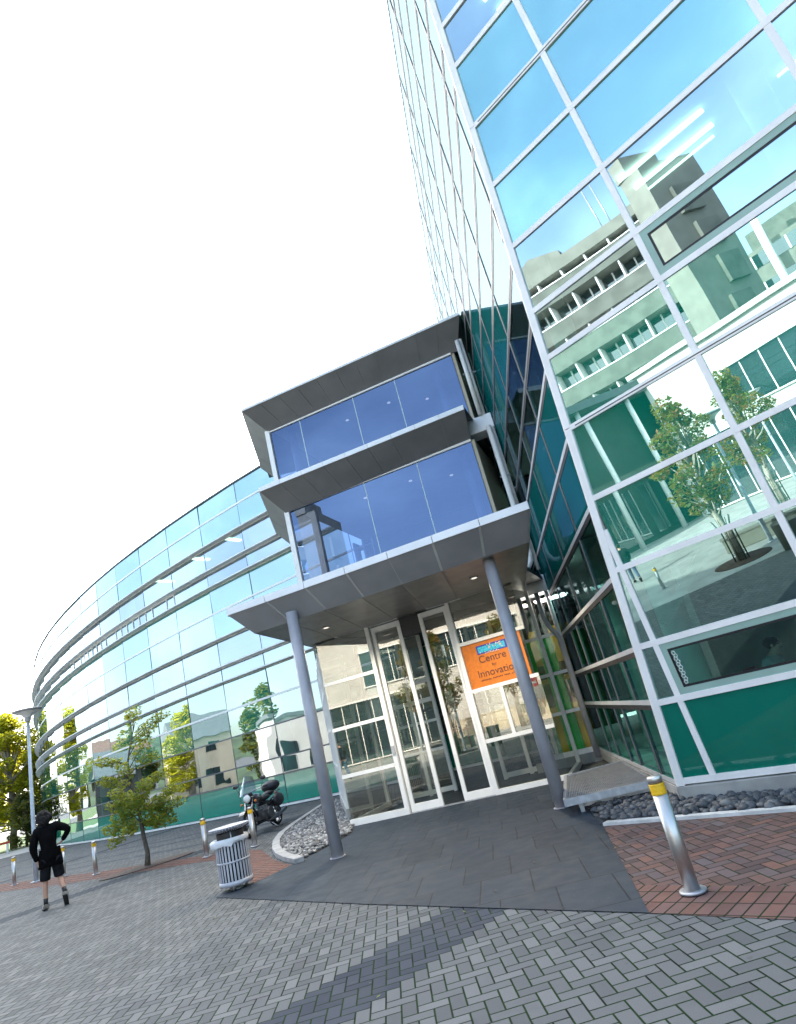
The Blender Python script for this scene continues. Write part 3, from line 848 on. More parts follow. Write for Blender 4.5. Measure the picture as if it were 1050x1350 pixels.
    b = MB(); ibar(b, -1.30, .50, .002, .02, .0, .16); b.build('threshold', M['galv'], T)
    # right fixed glazing
    fx = MB(); ibar(fx, .49, .57, .0, 3.80, 0, .12); f = fx.build('fixed_glazing', W, T)
    for z in (.98, 1.945, 2.89):
        b = MB(); ibar(b, .57, 1.95, z-.035, z+.035, -.0, .09); b.build('rail', W, f)
    b = MB(); ibar(b, .57, 1.95, .0, .10, 0, .12); b.build('rail', W, f)
    b = MB(); ibar(b, 1.13, 1.20, 1.015, 1.91, 0, .07); b.build('post', W, f)
    for s0, s1, z0, z1 in ((.57,1.95,.10,.945), (.57,1.13,1.015,1.91), (1.20,1.95,1.015,1.91), (.57,1.95,2.925,3.80)): pane('pane', s0, s1, z0, z1, 0, M['gD'], f)
    # vestibule returns
    for s, e in ((-2.64, 2.0), (1.95, 1.6)):
        for z0, z1 in ((.1,1.91), (1.945,3.8)):
            b = MB(); b.poly([DP(s, z0, .02), DP(s, z0, e), DP(s, z1, e), DP(s, z1, .02)]); b.build('return_pane', M['gD'], T)
        b = MB(); b.obox(DP(s-.04, 0, .02), rt*.08, bk*e, V((0,0,.1))); b.obox(DP(s-.04, 0, e), rt*.08, bk*.08, V((0,0,3.8))); b.build('return_frame', W, T)
    # inner row of frames
    inn = MB()
    for s in (-2.2, -1.55, -.95, .25, .85, 1.5): ibar(inn, s-.04, s+.04, .02, 3.7, 2.05, .07)
    for s0, s1 in ((-2.2,-1.55), (-1.55,-.95), (.25,.85), (.85,1.5)):
        for z in (.1, 2.1, 2.55, 3.68): ibar(inn, s0+.04, s1-.04, z-.05, z+.05, 2.05, .06)
    for s0, s1 in ((-2.2,-1.55), (-1.55,-.95), (.25,.85), (.85,1.5)):
        for z in (.98, 1.62): ibar(inn, s0+.04, s1-.04, z-.03, z+.03, 2.05, .06)
    inn.build('inner_frame', W, T)
    for s0, s1 in ((-2.2,-1.55), (-1.55,-.95), (.25,.85), (.85,1.5)): pane('inner_pane', s0+.04, s1-.04, .15, 3.63, 2.05, M['gD'], T)
    # lobby shell
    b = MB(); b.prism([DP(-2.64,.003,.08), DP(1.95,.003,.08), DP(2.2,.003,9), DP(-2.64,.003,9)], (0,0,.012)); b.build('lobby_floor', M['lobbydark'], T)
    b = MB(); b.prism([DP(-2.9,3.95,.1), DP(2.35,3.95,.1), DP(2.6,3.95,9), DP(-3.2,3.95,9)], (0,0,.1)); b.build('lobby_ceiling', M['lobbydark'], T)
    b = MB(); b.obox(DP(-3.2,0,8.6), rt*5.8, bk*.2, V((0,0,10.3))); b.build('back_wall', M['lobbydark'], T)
    b = MB()
    for k, (s, z) in enumerate(((-1.6,2.5), (-.4,2.2), (.5,2.7), (1.0,2.0))): b.obox(DP(s, z-.5, 8.5), rt*.7, bk*.09, V((0,0,.9)))
    b.build('picture_panel', M['darkint'], T)
    for s in (-.6,):
        for o_ in (5.6,):
            b = MB(); b.obox(DP(s, 3.90, o_), rt*.9, bk*.12, V((0,0,.04))); b.build('ceiling_light_or_fill', M['downlight'], T)
    b = MB(); b.obox(DP(2.05, 3.52, 1.75), rt*.7, bk*.4, V((0,0,.03))); b.build('ceiling_light_or_fill', M['panelfill'], T)  # unseen glowing fill added to brighten the green and yellow panels
    # --- setback glazing beside the tower
    PS = 14.55 + 2.86*.31  # y0 of that plane at x = 0
    s1 = 2.99; s0 = 1.90
    st = MB(); ibar(st, s0, s1-.05, .20, .30, 0, .1, PS); g = st.build('setback_glazing', W, T)
    for z in (1.09, 1.92, 2.75):
        b = MB(); ibar(b, s0, s1-.05, z-.035, z+.035, 0, .08, PS); b.build('rail', W, g)
    for z0, z1 in ((.30,1.055), (1.125,1.885), (1.955,2.715), (2.785,3.68)): pane('pane', s0, s1-.05, z0, z1, 0, M['gS'], g, PS)
    b = MB(); ibar(b, s0-.3, s1, .0, .20, .02, .16, PS); b.build('plinth', M['concrete'], g)
    b = MB(); ibar(b, s0-.2, 2.70, .2, 2.72, .20, .06, PS); b.build('green_panel', M['greenpanel'], T)
    b = MB(); ibar(b, 2.70, 2.96, .2, 2.95, .28, .06, PS); b.build('yellow_panel', M['yellowpanel'], T)
    b = MB(); ibar(b, 2.70, 2.95, 1.25, 1.75, .22, .04, PS); ibar(b, 2.72, 2.93, 1.85, 2.15, .22, .04, PS); b.build('notice_board', M['lobbydark'], T)
    for z0, z1, sa in ((3.70,4.08,2.30), (7.93,8.33,2.35)):
        b = MB(); ibar(b, sa, 3.02, z0, z1, .1, .5, PS); b.build('slab_band', M['fascia'], T)
    # grey corner pipe with offset, and white downpipes
    p = DP(2.93, 0, -.12, PS)
    b = MB(); b.path([p+V((0,0,z)) for z in (.1,2.6)] + [p+V((-.05,-.02,2.72)), p+V((-.16,-.03,2.95)), p+V((-.2,-.03,3.1)), p+V((-.2,-.03,3.7))], .055, 12); b.build('pipe', M['greypipe'], T)
    b = MB(); b.tube(p+V((.03,-.0,.1)), p+V((.03,0,3.7)), .05, n=12); b.build('pipe', M['greypipe'], T)
    for (x, y, z0, z1, r, elbow) in ((2.68,14.30,4.9,7.93,.07,True), (2.78,14.38,4.2,7.93,.045,False), (2.60,14.42,8.34,10.55,.06,False), (2.70,14.48,8.34,10.6,.045,False)):
        b = MB(); pts = [V((x,y,z)) for z in (z1, z0)]
        if elbow: pts += [V((x,y,4.6)), V((x-.03,y-.0,4.42)), V((x-.12,y,4.30)), V((x-.35,y,4.26))]
        b.path(pts, r, 14)
        o = b.build('downpipe', M['pipe'], T)
        b = MB(); b.obox((x-.1,y+.02,z0+(z1-z0)*.55), (.25,.0,0), (0,.05,0), (0,0,.03)); b.build('pipe_bracket', M['galv'], o)
    # --- upper floors
    def deck(EL, ER, BL, BR, n, strip, name, side):
        c = panels(name, EL, ER, BL, BR, n, M['panel'], .04)
        dE = (ER-EL).normalized(); nE = V((dE.y, -dE.x, 0))
        b = MB()
        for i in range(1, n): b.bar(EL.lerp(ER, i/n)+V((0,0,.03)), BL.lerp(BR, i/n)+V((0,0,.03)), .06, .02)
        b.build('panel_seam', M['seam'], c)
        b = MB()
        for i in range(n):
            p, q = EL.lerp(ER, i/n)+dE*.004, EL.lerp(ER, (i+1)/n)-dE*.004
            b.obox(p + nE*.02, q-p, -nE*.05, V((0,0,strip)))
        b.obox(EL - nE*.03, side - EL, V((-.03,0,0)), V((0,0,strip)))
        b.build('fascia', M['fascia'], c)
        b = MB(); b.prism([EL, BL, BL + (side-EL), side], (0,0,.04)); b.build('side_soffit', M['panel'], c)
        b = MB(); b.prism([EL+V((0,0,strip-.05)), ER+V((0,0,strip-.05)), ER+bk*3+V((0,0,strip-.05)), side+V((.2,0,strip-.05))], (0,0,.03)); b.build('top_sheet', M['greyroof'], c)
        return c
    g1, g2 = 15.2, 15.7
    ret = V((-.16,.987,0))
    f2 = deck(V((-3.40,15.40,8.23)), V((2.143,13.68,8.23)), V((-2.95,16.05,7.72)), DP(2.32,7.78,0,g1), 9, .12, 'upper_canopy', V((-3.9,19.0,8.23)))
    rf = deck(V((-3.61,15.99,11.04)), V((2.80,14.05,11.04)), V((-3.10,16.63,10.53)), DP(2.75,10.53,0,g2), 11, .07, 'roof', V((-4.2,20.0,11.04)))
    b = MB(); b.prism([V((-3.55,16.1,11.08)), V((2.75,14.2,11.08)), V((2.9,21,11.08)), V((-4.2,21,11.08))], (0,0,.06)); b.build('roof_deck', M['greyroof'], rf)
    for nm, y0, z0, z1, s0, s1, mul in (('floor_glazing', g1, 4.40, 7.74, -2.98, 2.30, (-.71,.80)), ('floor_glazing', g2, 8.40, 10.50, -3.2, 2.55, (-2.2,-.46,.84))):
        b = MB(); ibar(b, s0, s1, z1, z1+.06, 0, .08, y0); ibar(b, s0, s1, z0-.06, z0, 0, .1, y0)
        g = b.build(nm, W, T)
        cuts = [s0] + list(mul) + [s1]
        for a, c in zip(cuts[:-1], cuts[1:]): pane('pane', a+.012, c-.012, z0, z1, 0, M['gP'], g, y0, 0)
        for m_ in mul:
            b = MB(); ibar(b, m_-.012, m_+.012, z0, z1, .05, .10, y0); b.build('glass_fin', M['palefin'], g)
        b = MB(); ibar(b, s0-.14, s0, z0-.06, z1+.08, 0, .12, y0); b.build('corner_post', W, g)
        # left return: frames and panes going back
        c0 = DP(s0-.13, 0, .03, y0)
        b = MB()
        for d in (0.55, 1.5, 2.6, 3.8):
            q = c0 + ret*d; b.obox(q+V((-.05,0,z0)), V((.06,0,0)), ret*.10, V((0,0,z1-z0)))
        zz = (z0, z0+.9, z0+1.9, z1-.06)
        for z in zz: b.obox(c0+ret*.08+V((-.045,0,z)), V((.05,0,0)), ret*3.8, V((0,0,.07)))
        b.build('return_frame', W, g)
        b = MB(); b.poly([c0+ret*.1+V((-.02,0,z0)), c0+ret*3.9+V((-.02,0,z0)), c0+ret*3.9+V((-.02,0,z1)), c0+ret*.1+V((-.02,0,z1))]); b.build('return_pane', M['gD'], g)
        b = MB(); b.obox(DP(s1,z0-.06,.02,y0), rt*.08, bk*5, V((0,0,z1-z0+.1))); b.build('side_wall', M['cream'], T)
        # interior
        b = MB(); b.obox(DP(s0,z0-.06,5.2,y0), rt*(s1-s0), bk*.15, V((0,0,z1-z0+.2))); b.build('inner_wall', M['intwall'], T)
        b = MB(); b.prism([DP(s0,z0-.12,.12,y0), DP(s1,z0-.12,.12,y0), DP(s1,z0-.12,5.2,y0), DP(s0,z0-.12,5.2,y0)], (0,0,.05)); b.build('inner_floor', M['intwall'], T)
        b = MB(); b.prism([DP(s0,z1+.10,.12,y0), DP(s1,z1+.10,.12,y0), DP(s1,z1+.10,5.2,y0), DP(s0,z1+.10,5.2,y0)], (0,0,.05)); b.build('inner_ceiling', M['ceiling'], T)
        for s in (s0+.45, 1.95):
            b = MB(); q = DP(s, 0, .5, y0); b.tube((q.x,q.y,z0-.05), (q.x,q.y,z1+.08), .11, n=16); b.build('column', M['column'], T)
        for s, o_ in ((-1.2,1.2), (.2,1.2), (1.2,1.9)):
            q = DP(s, z1+.07, o_, y0); b = MB(); b.lathe([(.09,0),(.09,.03)], tuple(q), 16); d = b.build('downlight', M['chrome'], T)
            b = MB(); b.lathe([(0,0),(.05,0),(.05,.01)], (q.x,q.y,q.z-.012), 14); b.build('lamp', M['downlight'], d)
    # shelving glimpsed on the first floor
    b = MB()
    for s in (-2.3,-2.0,-1.7): b.obox(DP(s,4.4,2.2,g1), rt*.05, bk*.4, V((0,0,2.6)))
    for z in (5.0,5.6,6.2,6.8): b.obox(DP(-2.25,z,2.22,g1), rt*.55, bk*.36, V((0,0,.03)))
    b.build('shelf', M['whitepaint'], T)
    # --- ground-floor return wall left of the vestibule
    c0 = V((-2.72,15.3,0)); b = MB(); r2 = V((-.2,.98,0))
    for d in (0, .9, 2.0, 3.3, 4.8): b.obox(c0+r2*d+V((-.05,0,.25)), V((.09,0,0)), r2*.09, V((0,0,3.5)))
    for z in (.25, 1.1, 1.95, 2.8, 3.6): b.obox(c0+r2*.05+V((-.045,0,z)), V((.08,0,0)), r2*4.8, V((0,0,.07)))
    o = b.build('side_frame', W, T)
    b = MB(); b.poly([c0+r2*.1+V((0,0,.3)), c0+r2*4.8+V((0,0,.3)), c0+r2*4.8+V((0,0,3.6)), c0+r2*.1+V((0,0,3.6))]); b.build('pane', M['gD'], o)
    b = MB(); b.obox(c0+V((-.06,0,0)), V((.14,0,0)), r2*5, V((0,0,.25))); b.build('side_plinth', M['concrete'], T)
    # wall closing the pavilion towards the curved building
    b = MB(); b.obox(DP(-3.6,0,7.0), rt*1.0, bk*.2, V((0,0,10.5))); b.build('rear_wall', M['intwall'], T)
M['palefin'] = pm('pale_glass_fin', (.45,.55,.58), .2, 0, .05, 4)
pavilion()

# sign in the fixed glazing
def sign():
    b = MB(); b.obox(DP(.585,1.985,-.012), rt*1.24, bk*.03, V((0,0,.865)))
    t = b.build('entrance_sign', M['orange']); tag(t, 'orange sign panel in the entrance glazing with blue emblem and dark lettering', 'sign')
    def txt(s, body, sx, z, mat, name):
        c = bpy.data.curves.new(name, 'FONT'); c.body = body; c.size = s; c.extrude = .002; c.align_x = 'CENTER'
        o = bpy.data.objects.new(name, c); COL.objects.link(o)
        p = DP(sx, z, -.018); x, z_, y = rt, V((0,0,1)), -bk
        o.matrix_world = Matrix(((x.x, z_.x, y.x, p.x), (x.y, z_.y, y.y, p.y), (x.z, z_.z, y.z, p.z), (0,0,0,1)))
        dg = bpy.context.evaluated_depsgraph_get()
        me = bpy.data.meshes.new_from_object(o.evaluated_get(dg)); me.transform(o.matrix_world)
        me.materials.clear(); me.materials.append(mat)
        bpy.data.objects.remove(o); n = bpy.data.objects.new(name, me); COL.objects.link(n); n.parent = t
    txt(.20, 'Centre', 1.16, 2.435, M['ink'], 'lettering'); txt(.085, 'for', 1.16, 2.335, M['ink'], 'lettering'); txt(.20, 'Innovation', 1.20, 2.165, M['ink'], 'lettering')
    b = MB()
    for i in range(26):
        if i in (7, 15, 20): continue
        b.obox(DP(.82+i*.03, 2.085 + (.006 if i % 3 else 0), -.0185), rt*.020, bk*.004, V((0,0,.022)))
    b.build('fine_print', M['ink'], t)
    b = MB(); b.obox(DP(.88,2.605,-.02), rt*.64, bk*.008, V((0,0,.17))); e = b.build('emblem', M['blueprint'], t)
    b = MB(); R_ = random.Random(2)
    b.obox(DP(.91,2.63,-.0235), rt*.57, bk*.003, V((0,0,.115)))
    b.build('emblem_field', M['cyanprint'], e)
    b = MB()
    for i in range(16): b.obox(DP(.92+R_.random()*.5, 2.62+R_.random()*.14, -.026), rt*R_.uniform(.012,.03), bk*.002, V((0,0,R_.uniform(.01,.03))))
    for i in range(9): b.obox(DP(1.04+i*.034, 2.575+R_.random()*.02, -.026), rt*.024, bk*.002, V((0,0,R_.uniform(.015,.04))))
    b.build('emblem_marks', M['pinkprint'], e)
sign()

# grating walkway between slate apron and tower
def grating():
    T = thing('grating_walkway', 'ribbed galvanised metal walkway bridging the pebbles beside the tower', 'walkway', (1.6,9.4,0))
    A, B, C, D = V((1.19,9.33,.215)), V((2.33,9.12,.215)), V((2.60,11.75,.215)), V((1.62,11.72,.215))
    b = MB(); n = 46
    for i in range(n):
        f0, f1 = i/n + .004, (i+.62)/n
        b.prism([A.lerp(B, f0), A.lerp(B, f1), D.lerp(C, f1), D.lerp(C, f0)], (0,0,-.03))
    for i in range(1, 9):
        p, q = A.lerp(D, i/9), B.lerp(C, i/9); b.bar(p+V((0,0,-.03)), q+V((0,0,-.03)), .03, .03)
    b.build('grating', M['galv'], T)
    b = MB(); 
    for p, q in ((A,B), (B,C), (C,D), (D,A)): b.bar(p+V((0,0,-.035)), q+V((0,0,-.035)), .05, .09)
    b.build('edge_frame', M['galv'], T)
    for p in (A.lerp(B,.12), A.lerp(B,.85), D.lerp(C,.2)):
        b = MB(); p = p.lerp((A+C)/2, .12); b.box((p.x,p.y,.10), (.05,.05,.19)); b.build('leg', M['galv'], T)
    b = MB(); b.bar(A.lerp(D,.08)+V((.15,0,-.12)), B.lerp(C,.05)+V((-.05,0,-.10)), .05, .07); b.build('cross_beam', M['galv'], T)
grating()

# ================================================================== STREET FURNITURE
def bollards():
    T = thing('steel_bollard', '', 'bollard', (0,0,0), 'steel bollards with yellow bands')
    b = MB(); b.lathe([(.055,.01),(.055,.672)], n=28); b.build('post', M['steel'], T)
    b = MB(); b.lathe([(.055,.752),(.055,.796),(.050,.803),(0,.803)], n=28); b.build('cap', M['steel'], T)
    b = MB(); b.lathe([(.0555,.672),(.0575,.675),(.0575,.69),(.0563,.694),(.0575,.698),(.0575,.729),(.0563,.733),(.0575,.737),(.0575,.749),(.0555,.752)], n=28, caps=False); b.build('reflective_band', M['yellow'], T)
    b = MB(); b.lathe([(.098,.004),(.098,.018),(.09,.022),(.055,.022)], n=28); b.build('base_flange', M['galv'], T)
    spots = [((1.385,5.372), 'large steel bollard standing on the red brick paving nearest the camera'),
             ((-4.848,15.12), 'steel bollard right in front of the motorcycle wheel'),
             ((-6.068,15.469), 'steel bollard between the young tree and the litter bin'),
             ((-10.026,18.005), 'steel bollard between the walking person and the young tree'),
             ((-11.917,19.726), 'steel bollard half hidden behind the walking person'),
             ((-14.436,21.272), 'steel bollard farthest left, left of the lamp post'),
             ((-11.0,2.1), 'steel bollard on the sunlit plaza, seen in the tower glass')]
    for i, ((x, y), lab) in enumerate(spots):
        o = T if i == 0 else dup(T)
        o.location = (x, y, .004 if i else .008); o.rotation_euler = (0,0,i*1.3); o['label'] = lab
bollards()

def litter_bin():
    x, y = -3.715, 10.47
    T = thing('litter_bin', 'pale slatted metal litter bin with flat lid and white liner bag', 'litter bin', (x,y,0))
    c = V((x,y,0)); R = .235
    b = MB()
    n = 30
    for i in range(n):
        a = 2*pi*i/n; p = c + V((R*cos(a), R*sin(a), 0)); t = V((-sin(a), cos(a), 0)); q = V((cos(a), sin(a), 0))
        b.obox(p - t*.014 + V((0,0,.10)), t*.028, q*.006, V((0,0,.575)))
    b.build('slat', M['bin'], T)
    for z0, z1 in ((.07,.135), (.375,.40), (.64,.70)):
        b = MB(); b.lathe([(R-.006,z0),(R+.010,z0),(R+.010,z1),(R-.006,z1)], c, 36, caps=False); b.lathe([(R-.006,z0),(R-.006,z1)], c, 36, caps=False); b.build('hoop', M['bin'], T)
    b = MB(); b.lathe([(0,.09),(R-.03,.09),(R-.03,.66)], c, 28, caps=False); b.build('liner', M['black'], T)
    b = MB(); R_ = random.Random(8)   # bag folded over the rim, bunched on the left
    seg = 40
    for j, (rr, z) in enumerate(((R-.02,.70),(R+.016,.715),(R+.028,.69),(R+.03,.645),(R+.022,.61))):
        for k in range(seg):
            a = 2*pi*k/seg; bun = max(0, cos(a-pi*1.02))**4
            rj = rr + (R_.uniform(-.006,.008) if j > 0 else 0) + bun*(.05 if j in (2,3) else .02)
            zj = z + (R_.uniform(-.018,.018) if j > 2 else 0) - (bun*.02 if j > 2 else 0) + (0.03 if j > 3 and -1.2 < (a if a < pi else a-2*pi) < .9 else 0)
            b.v.append(c + V((rj*cos(a), rj*sin(a), zj)))
    for j in range(4):
        for k in range(seg): b.f.append([j*seg+k, j*seg+(k+1) % seg, (j+1)*seg+(k+1) % seg, (j+1)*seg+k]); b.m.append(0); b.sm.append(True)
    b.build('bag', M['bag'], T)
    b = MB()
    for k in range(3):
        a = .5+2*pi*k/3; b.tube(c+V((.14*cos(a),.14*sin(a),.008)), c+V((.14*cos(a),.14*sin(a),.09)), .022, n=10)
    b.build('leg', M['galv'], T)
    b = MB(); b.lathe([(.10,.006),(.10,.02),(.05,.03),(.05,.09)], c, 20); b.build('foot', M['concrete'], T)
    for k in range(3):
        a = .9+2*pi*k/3; b = MB(); b.tube(c+V(((R-.01)*cos(a),(R-.01)*sin(a),.66)), c+V(((R-.01)*cos(a),(R-.01)*sin(a),.80)), .009, n=8); b.build('lid_support', M['galv'], T)
    b = MB(); b.lathe([(R-.03,.70),(R-.03,.79)], c, 28, caps=False); b.build('inner_drum', M['black'], T)
    b = MB()
    b.lathe([(0,.815),(.19,.815),(.30,.86),(.305,.868),(.29,.866),(.19,.83),(0,.835)], c, 40)
    lid = b.build('lid', M['bin'], T)
    b = MB()
    for k in range(40):
        a = 2*pi*k/40; d = V((cos(a), sin(a), 0)); b.bar(c+d*.20+V((0,0,.812)), c+d*.298+V((0,0,.852)), .012, .02)
    b.build('lid_rib', M['bin'], lid)
    # cigarette ends on the slate
litter_bin()

def lamp_post(loc, h, label, double=False, group=None):
    x, y = loc; c = V((x,y,0))
    T = thing('lamp_post', label, 'street lamp', (x,y,0), group)
    b = MB(); b.lathe([(.07,0),(.07,1.1),(.058,1.15),(.045,h-.35)], c, 20); b.build('pole', M['lamppole'], T)
    b = MB(); b.lathe([(.15,0.004),(.15,.03),(.09,.04)], c, 20); b.build('base_plate', M['lamppole'], T)
    b = MB(); b.lathe([(.06,h-.36),(.09,h-.33),(.10,h-.22),(.16,h-.14),(.41,h-.03),(.44,h-.01),(.44,h+.01),(.28,h+.04),(.0,h+.07)], c, 32); b.build('lamp_head', M['lamphead'], T)
    b = MB(); b.lathe([(.11,h-.225),(.17,h-.145),(.40,h-.055)], c, 32, caps=False); b.build('reflector', M['whitepaint'], T)
    return T
M['lamphead'] = pm('pale_lamp_enamel', (.50,.50,.50), .4, .1, .06, 4)
lamp_post((-13.16,20.37), 5.02, 'tall lamp post with flat disc head left of the walking person')
lamp_post((-9.85,-1.34), 4.6, 'lamp post with flat disc head behind the caged plaza tree, seen in the tower glass')
lamp_post((-17.5,-8.2), 5.2, 'lamp post with flat disc head before the white building, seen in the tower glass')

def red_bench():
    T = thing('red_bench', 'small red topped bench with pale legs beside the sunlit path', 'bench', (-35.6,50.6,0))
    b = MB(); b.box((-35.6,50.6,.80), (1.7,.5,.16), .5); b.build('seat', M['redpaint'], T)
    for s in (-.7,.7):
        b = MB(); b.box((-35.6+s*cos(.5),50.6+s*sin(.5),.36), (.12,.4,.72), .5); b.build('leg', M['whitepaint'], T)
red_bench()

# ================================================================== MOTORCYCLE
def motorcycle():
    T = thing('motorcycle', 'black touring motorcycle with windscreen parked by the curved glass wall', 'motorcycle', (0,0,0))
    # local frame: +Y forward, built upright, leaned later
    RW_, RF = .30, .31; yr, yf = -.70, .72
    def wheel(y, R, w):
        b = MB(); c = V((0,y,R))
        b.lathe([(R-.085,-w*.35),(R-.06,-w*.5),(R-.02,-w*.42),(R,-w*.15),(R,w*.15),(R-.02,w*.42),(R-.06,w*.5),(R-.085,w*.35)], c, 32, axis=(1,0,0), caps=False)
        t = b.build('wheel', M['rubber'], T)
        b = MB(); b.lathe([(R-.085,-w*.35),(R-.105,-.03),(R-.105,.03),(R-.085,w*.35)], c, 32, axis=(1,0,0), caps=False)
        for k in range(5):
            a = 2*pi*k/5; d = V((0,cos(a),sin(a))); b.bar(c+d*.04, c+d*(R-.10), .03, .04, up=(1,0,0))
        b.build('rim', M['chrome'], t)
        b = MB(); b.tube(c+V((-.09,0,0)), c+V((.09,0,0)), .035, n=14); b.build('hub', M['galv'], t)
        b = MB(); b.lathe([(.07,-.005),(.135,-.005),(.135,.005),(.07,.005)], c+V((.07,0,0)), 24, axis=(1,0,0)); b.build('brake_disc', M['chrome'], t)
    wheel(yf, RF, .13); wheel(yr, RW_, .17)
    # forks
    for s in (-.095,.095):
        b = MB(); b.tube((s,yf,RF), (s,yf-.30,.88), .024, n=12); b.build('fork', M['chrome'], T)
    b = MB(); pts = []
    for a in range(-70, 80, 10):
        pts.append((0, yf + (RF+.035)*sin(rad(a)), RF + (RF+.035)*cos(rad(a))))
    for i in range(len(pts)-1):
        p, q = V(pts[i]), V(pts[i+1]); b.obox(p+V((-.075,0,0)), V((.15,0,0)), q-p, (p-V((0,yf,RF))).normalized()*.012)
    b.build('front_mudguard', M['blackpaint'], T)
    # frame, engine
    b = MB(); b.path([(0,.42,.86),(0,.25,.55),(0,.10,.28),(0,-.25,.26),(0,-.42,.45)], .03, 10); b.path([(0,.42,.88),(0,-.1,.72),(0,-.55,.66),(0,-.85,.72)], .028, 10); b.build('frame', M['blackpaint'], T)
    b = MB(); b.box((0,-.02,.42), (.34,.42,.26)); b.lathe([(.16,-.22),(.17,-.1),(.17,.1),(.16,.22)], (0,-.18,.38), 20, axis=(1,0,0)); b.build('engine', M['engine'], T, bevel=.02)
    for s in (-1, 1):
        b = MB()
        for k in range(5): b.box((s*.14, .08, .50+k*.028), (.16,.20,.012))
        b.build('cylinder', M['galv'], T)
        b = MB(); b.path([(s*.15,.16,.50),(s*.2,.28,.36),(s*.2,.1,.22),(s*.22,-.4,.24),(s*.23,-.95,.34)], [.025,.025,.027,.045,.05], 12); b.build('exhaust', M['engine'], T)
        b = MB(); b.path([(s*.10,.34,.80),(s*.2,.36,.42),(s*.26,.25,.30)], .012, 8); b.build('crash_bar', M['engine'], T)
        b = MB(); b.path([(0,.40,.98),(s*.16,.36,1.04),(s*.34,.20,1.06),(s*.42,.12,1.05)], .014, 8); h = b.build('handlebar', M['chrome'], T)
        b = MB(); b.tube((s*.34,.20,1.06), (s*.44,.10,1.05), .019, n=10); b.build('grip', M['rubber'], h)
        b = MB(); b.tube((s*.33,.22,1.06), (s*.40,.22,1.24), .008, n=6); b.blob((s*.42,.20,1.27), (.085,.02,.05), 12, 8); b.build('mirror', M['blackpaint'], h)
        b = MB(); b.blob((s*.20,.46,.80), (.035,.045,.03), 10, 6); b.build('indicator', M['amber'], T)
        b = MB(); b.blob((s*.26,-.62,.62), (.10,.26,.17), 12, 8); b.build('pannier', M['leather'], T)
    # tank, seat, box
    b = MB(); b.blob((0,.16,.84), (.16,.31,.13), 16, 10); b.build('fuel_tank', M['blackpaint'], T)
    b = MB(); b.blob((0,-.28,.78), (.17,.30,.075), 14, 8); b.blob((0,-.62,.84), (.15,.22,.075), 14, 8); b.build('seat', M['leather'], T)
    b = MB(); b.blob((0,-.86,1.00), (.27,.20,.15), 16, 10); x = b.build('rear_bag', M['leather'], T)
    b = MB(); b.path([(-.2,-.70,.80),(-.2,-.98,.84),(.2,-.98,.84),(.2,-.70,.80)], .012, 8); b.build('luggage_rack', M['chrome'], T)
    b = MB(); b.path([(0,-.45,.60),(0,-.95,.62),(0,-1.02,.5)], [.05,.06,.05], 8); b.build('rear_mudguard', M['blackpaint'], T)
    # headlight, cowl, screen
    b = MB(); b.lathe([(.02,-.13),(.075,-.10),(.098,-.02),(.10,.0)], (0,.50,.90), 24, axis=(0,1,.05)); hl = b.build('headlight', M['blackpaint'], T)
    b = MB(); b.lathe([(.095,0),(.085,.025),(.04,.04),(0,.043)], (0,.50,.90), 24, axis=(0,1,.05)); b.build('lens', M['lens'], hl)
    b = MB(); b.lathe([(.094,-.008),(.105,-.008),(.105,.012),(.094,.012)], (0,.50,.90), 24, axis=(0,1,.05), caps=False); b.build('rim', M['chrome'], hl)
    b = MB(); b.box((0,.44,.70), (.24,.10,.09)); b.build('horn_cover', M['blackpaint'], T, bevel=.02)
    b = MB(); n = 9; m_ = 6
    for j in range(m_+1):
        f = j/m_
        for i in range(n+1):
            u = i/n*2-1; w_ = .24*(1-.45*f*f) ; b.v.append(V((u*w_, .50 - .20*f - .10*u*u, 1.0 + .44*f*(1 - .12*u*u))))
    for j in range(m_):
        for i in range(n): k = j*(n+1)+i; b.f.append([k,k+1,k+n+2,k+n+1]); b.m.append(0); b.sm.append(True)
    b.build('windscreen', M['screen'], T)
    b = MB(); b.box((0,.40,.98), (.22,.10,.10)); b.build('instrument', M['black'], T, bevel=.02)
    b = MB(); b.tube((-.12,-.05,.24), (-.40,.02,.01), .012, n=8); b.box((-.41,.02,.01), (.06,.04,.012)); b.build('side_stand', M['chrome'], T)
    b = MB(); b.blob((0,-1.06,.78), (.06,.02,.035), 10, 6); b.build('tail_lamp', M['redpaint'], T)
    f, r = V((-5.529,17.185,0)), V((-5.257,18.457,0)); d = (f-r).normalized()
    T.location = (*((f+r)/2).to_2d(), .004)
    T.rotation_mode = 'ZXY'; yaw = math.atan2(-d.x, d.y)
    T.rotation_euler = (0, -.10, yaw)
M['engine'] = pm('grey_engine_alloy', (.10,.10,.11), .4, .7, .2, 12)
motorcycle()

# ================================================================== TREES
def leaves(b, R_, c, rx, n, size, flat=.7, rz=None):
    for _ in range(n):
        while True:
            p = V((R_.uniform(-1,1), R_.uniform(-1,1), R_.uniform(-1,1)))
            if p.length < 1: break
        p = p.normalized()*(p.length**.6)
        q = V(c) + V((p.x*rx[0], p.y*rx[1], p.z*rx[2]))
        s = size*R_.uniform(.6,1.3)
        a = V((R_.gauss(0,1), R_.gauss(0,1), R_.gauss(0,.5))).normalized()
        n_ = V((R_.gauss(0,.7), R_.gauss(0,.7), 1)).normalized(); t = a.cross(n_).normalized()
        b.poly([q - a*s, q + t*s*.5 - a*s*.1, q + a*s, q - t*s*.5 - a*s*.1])

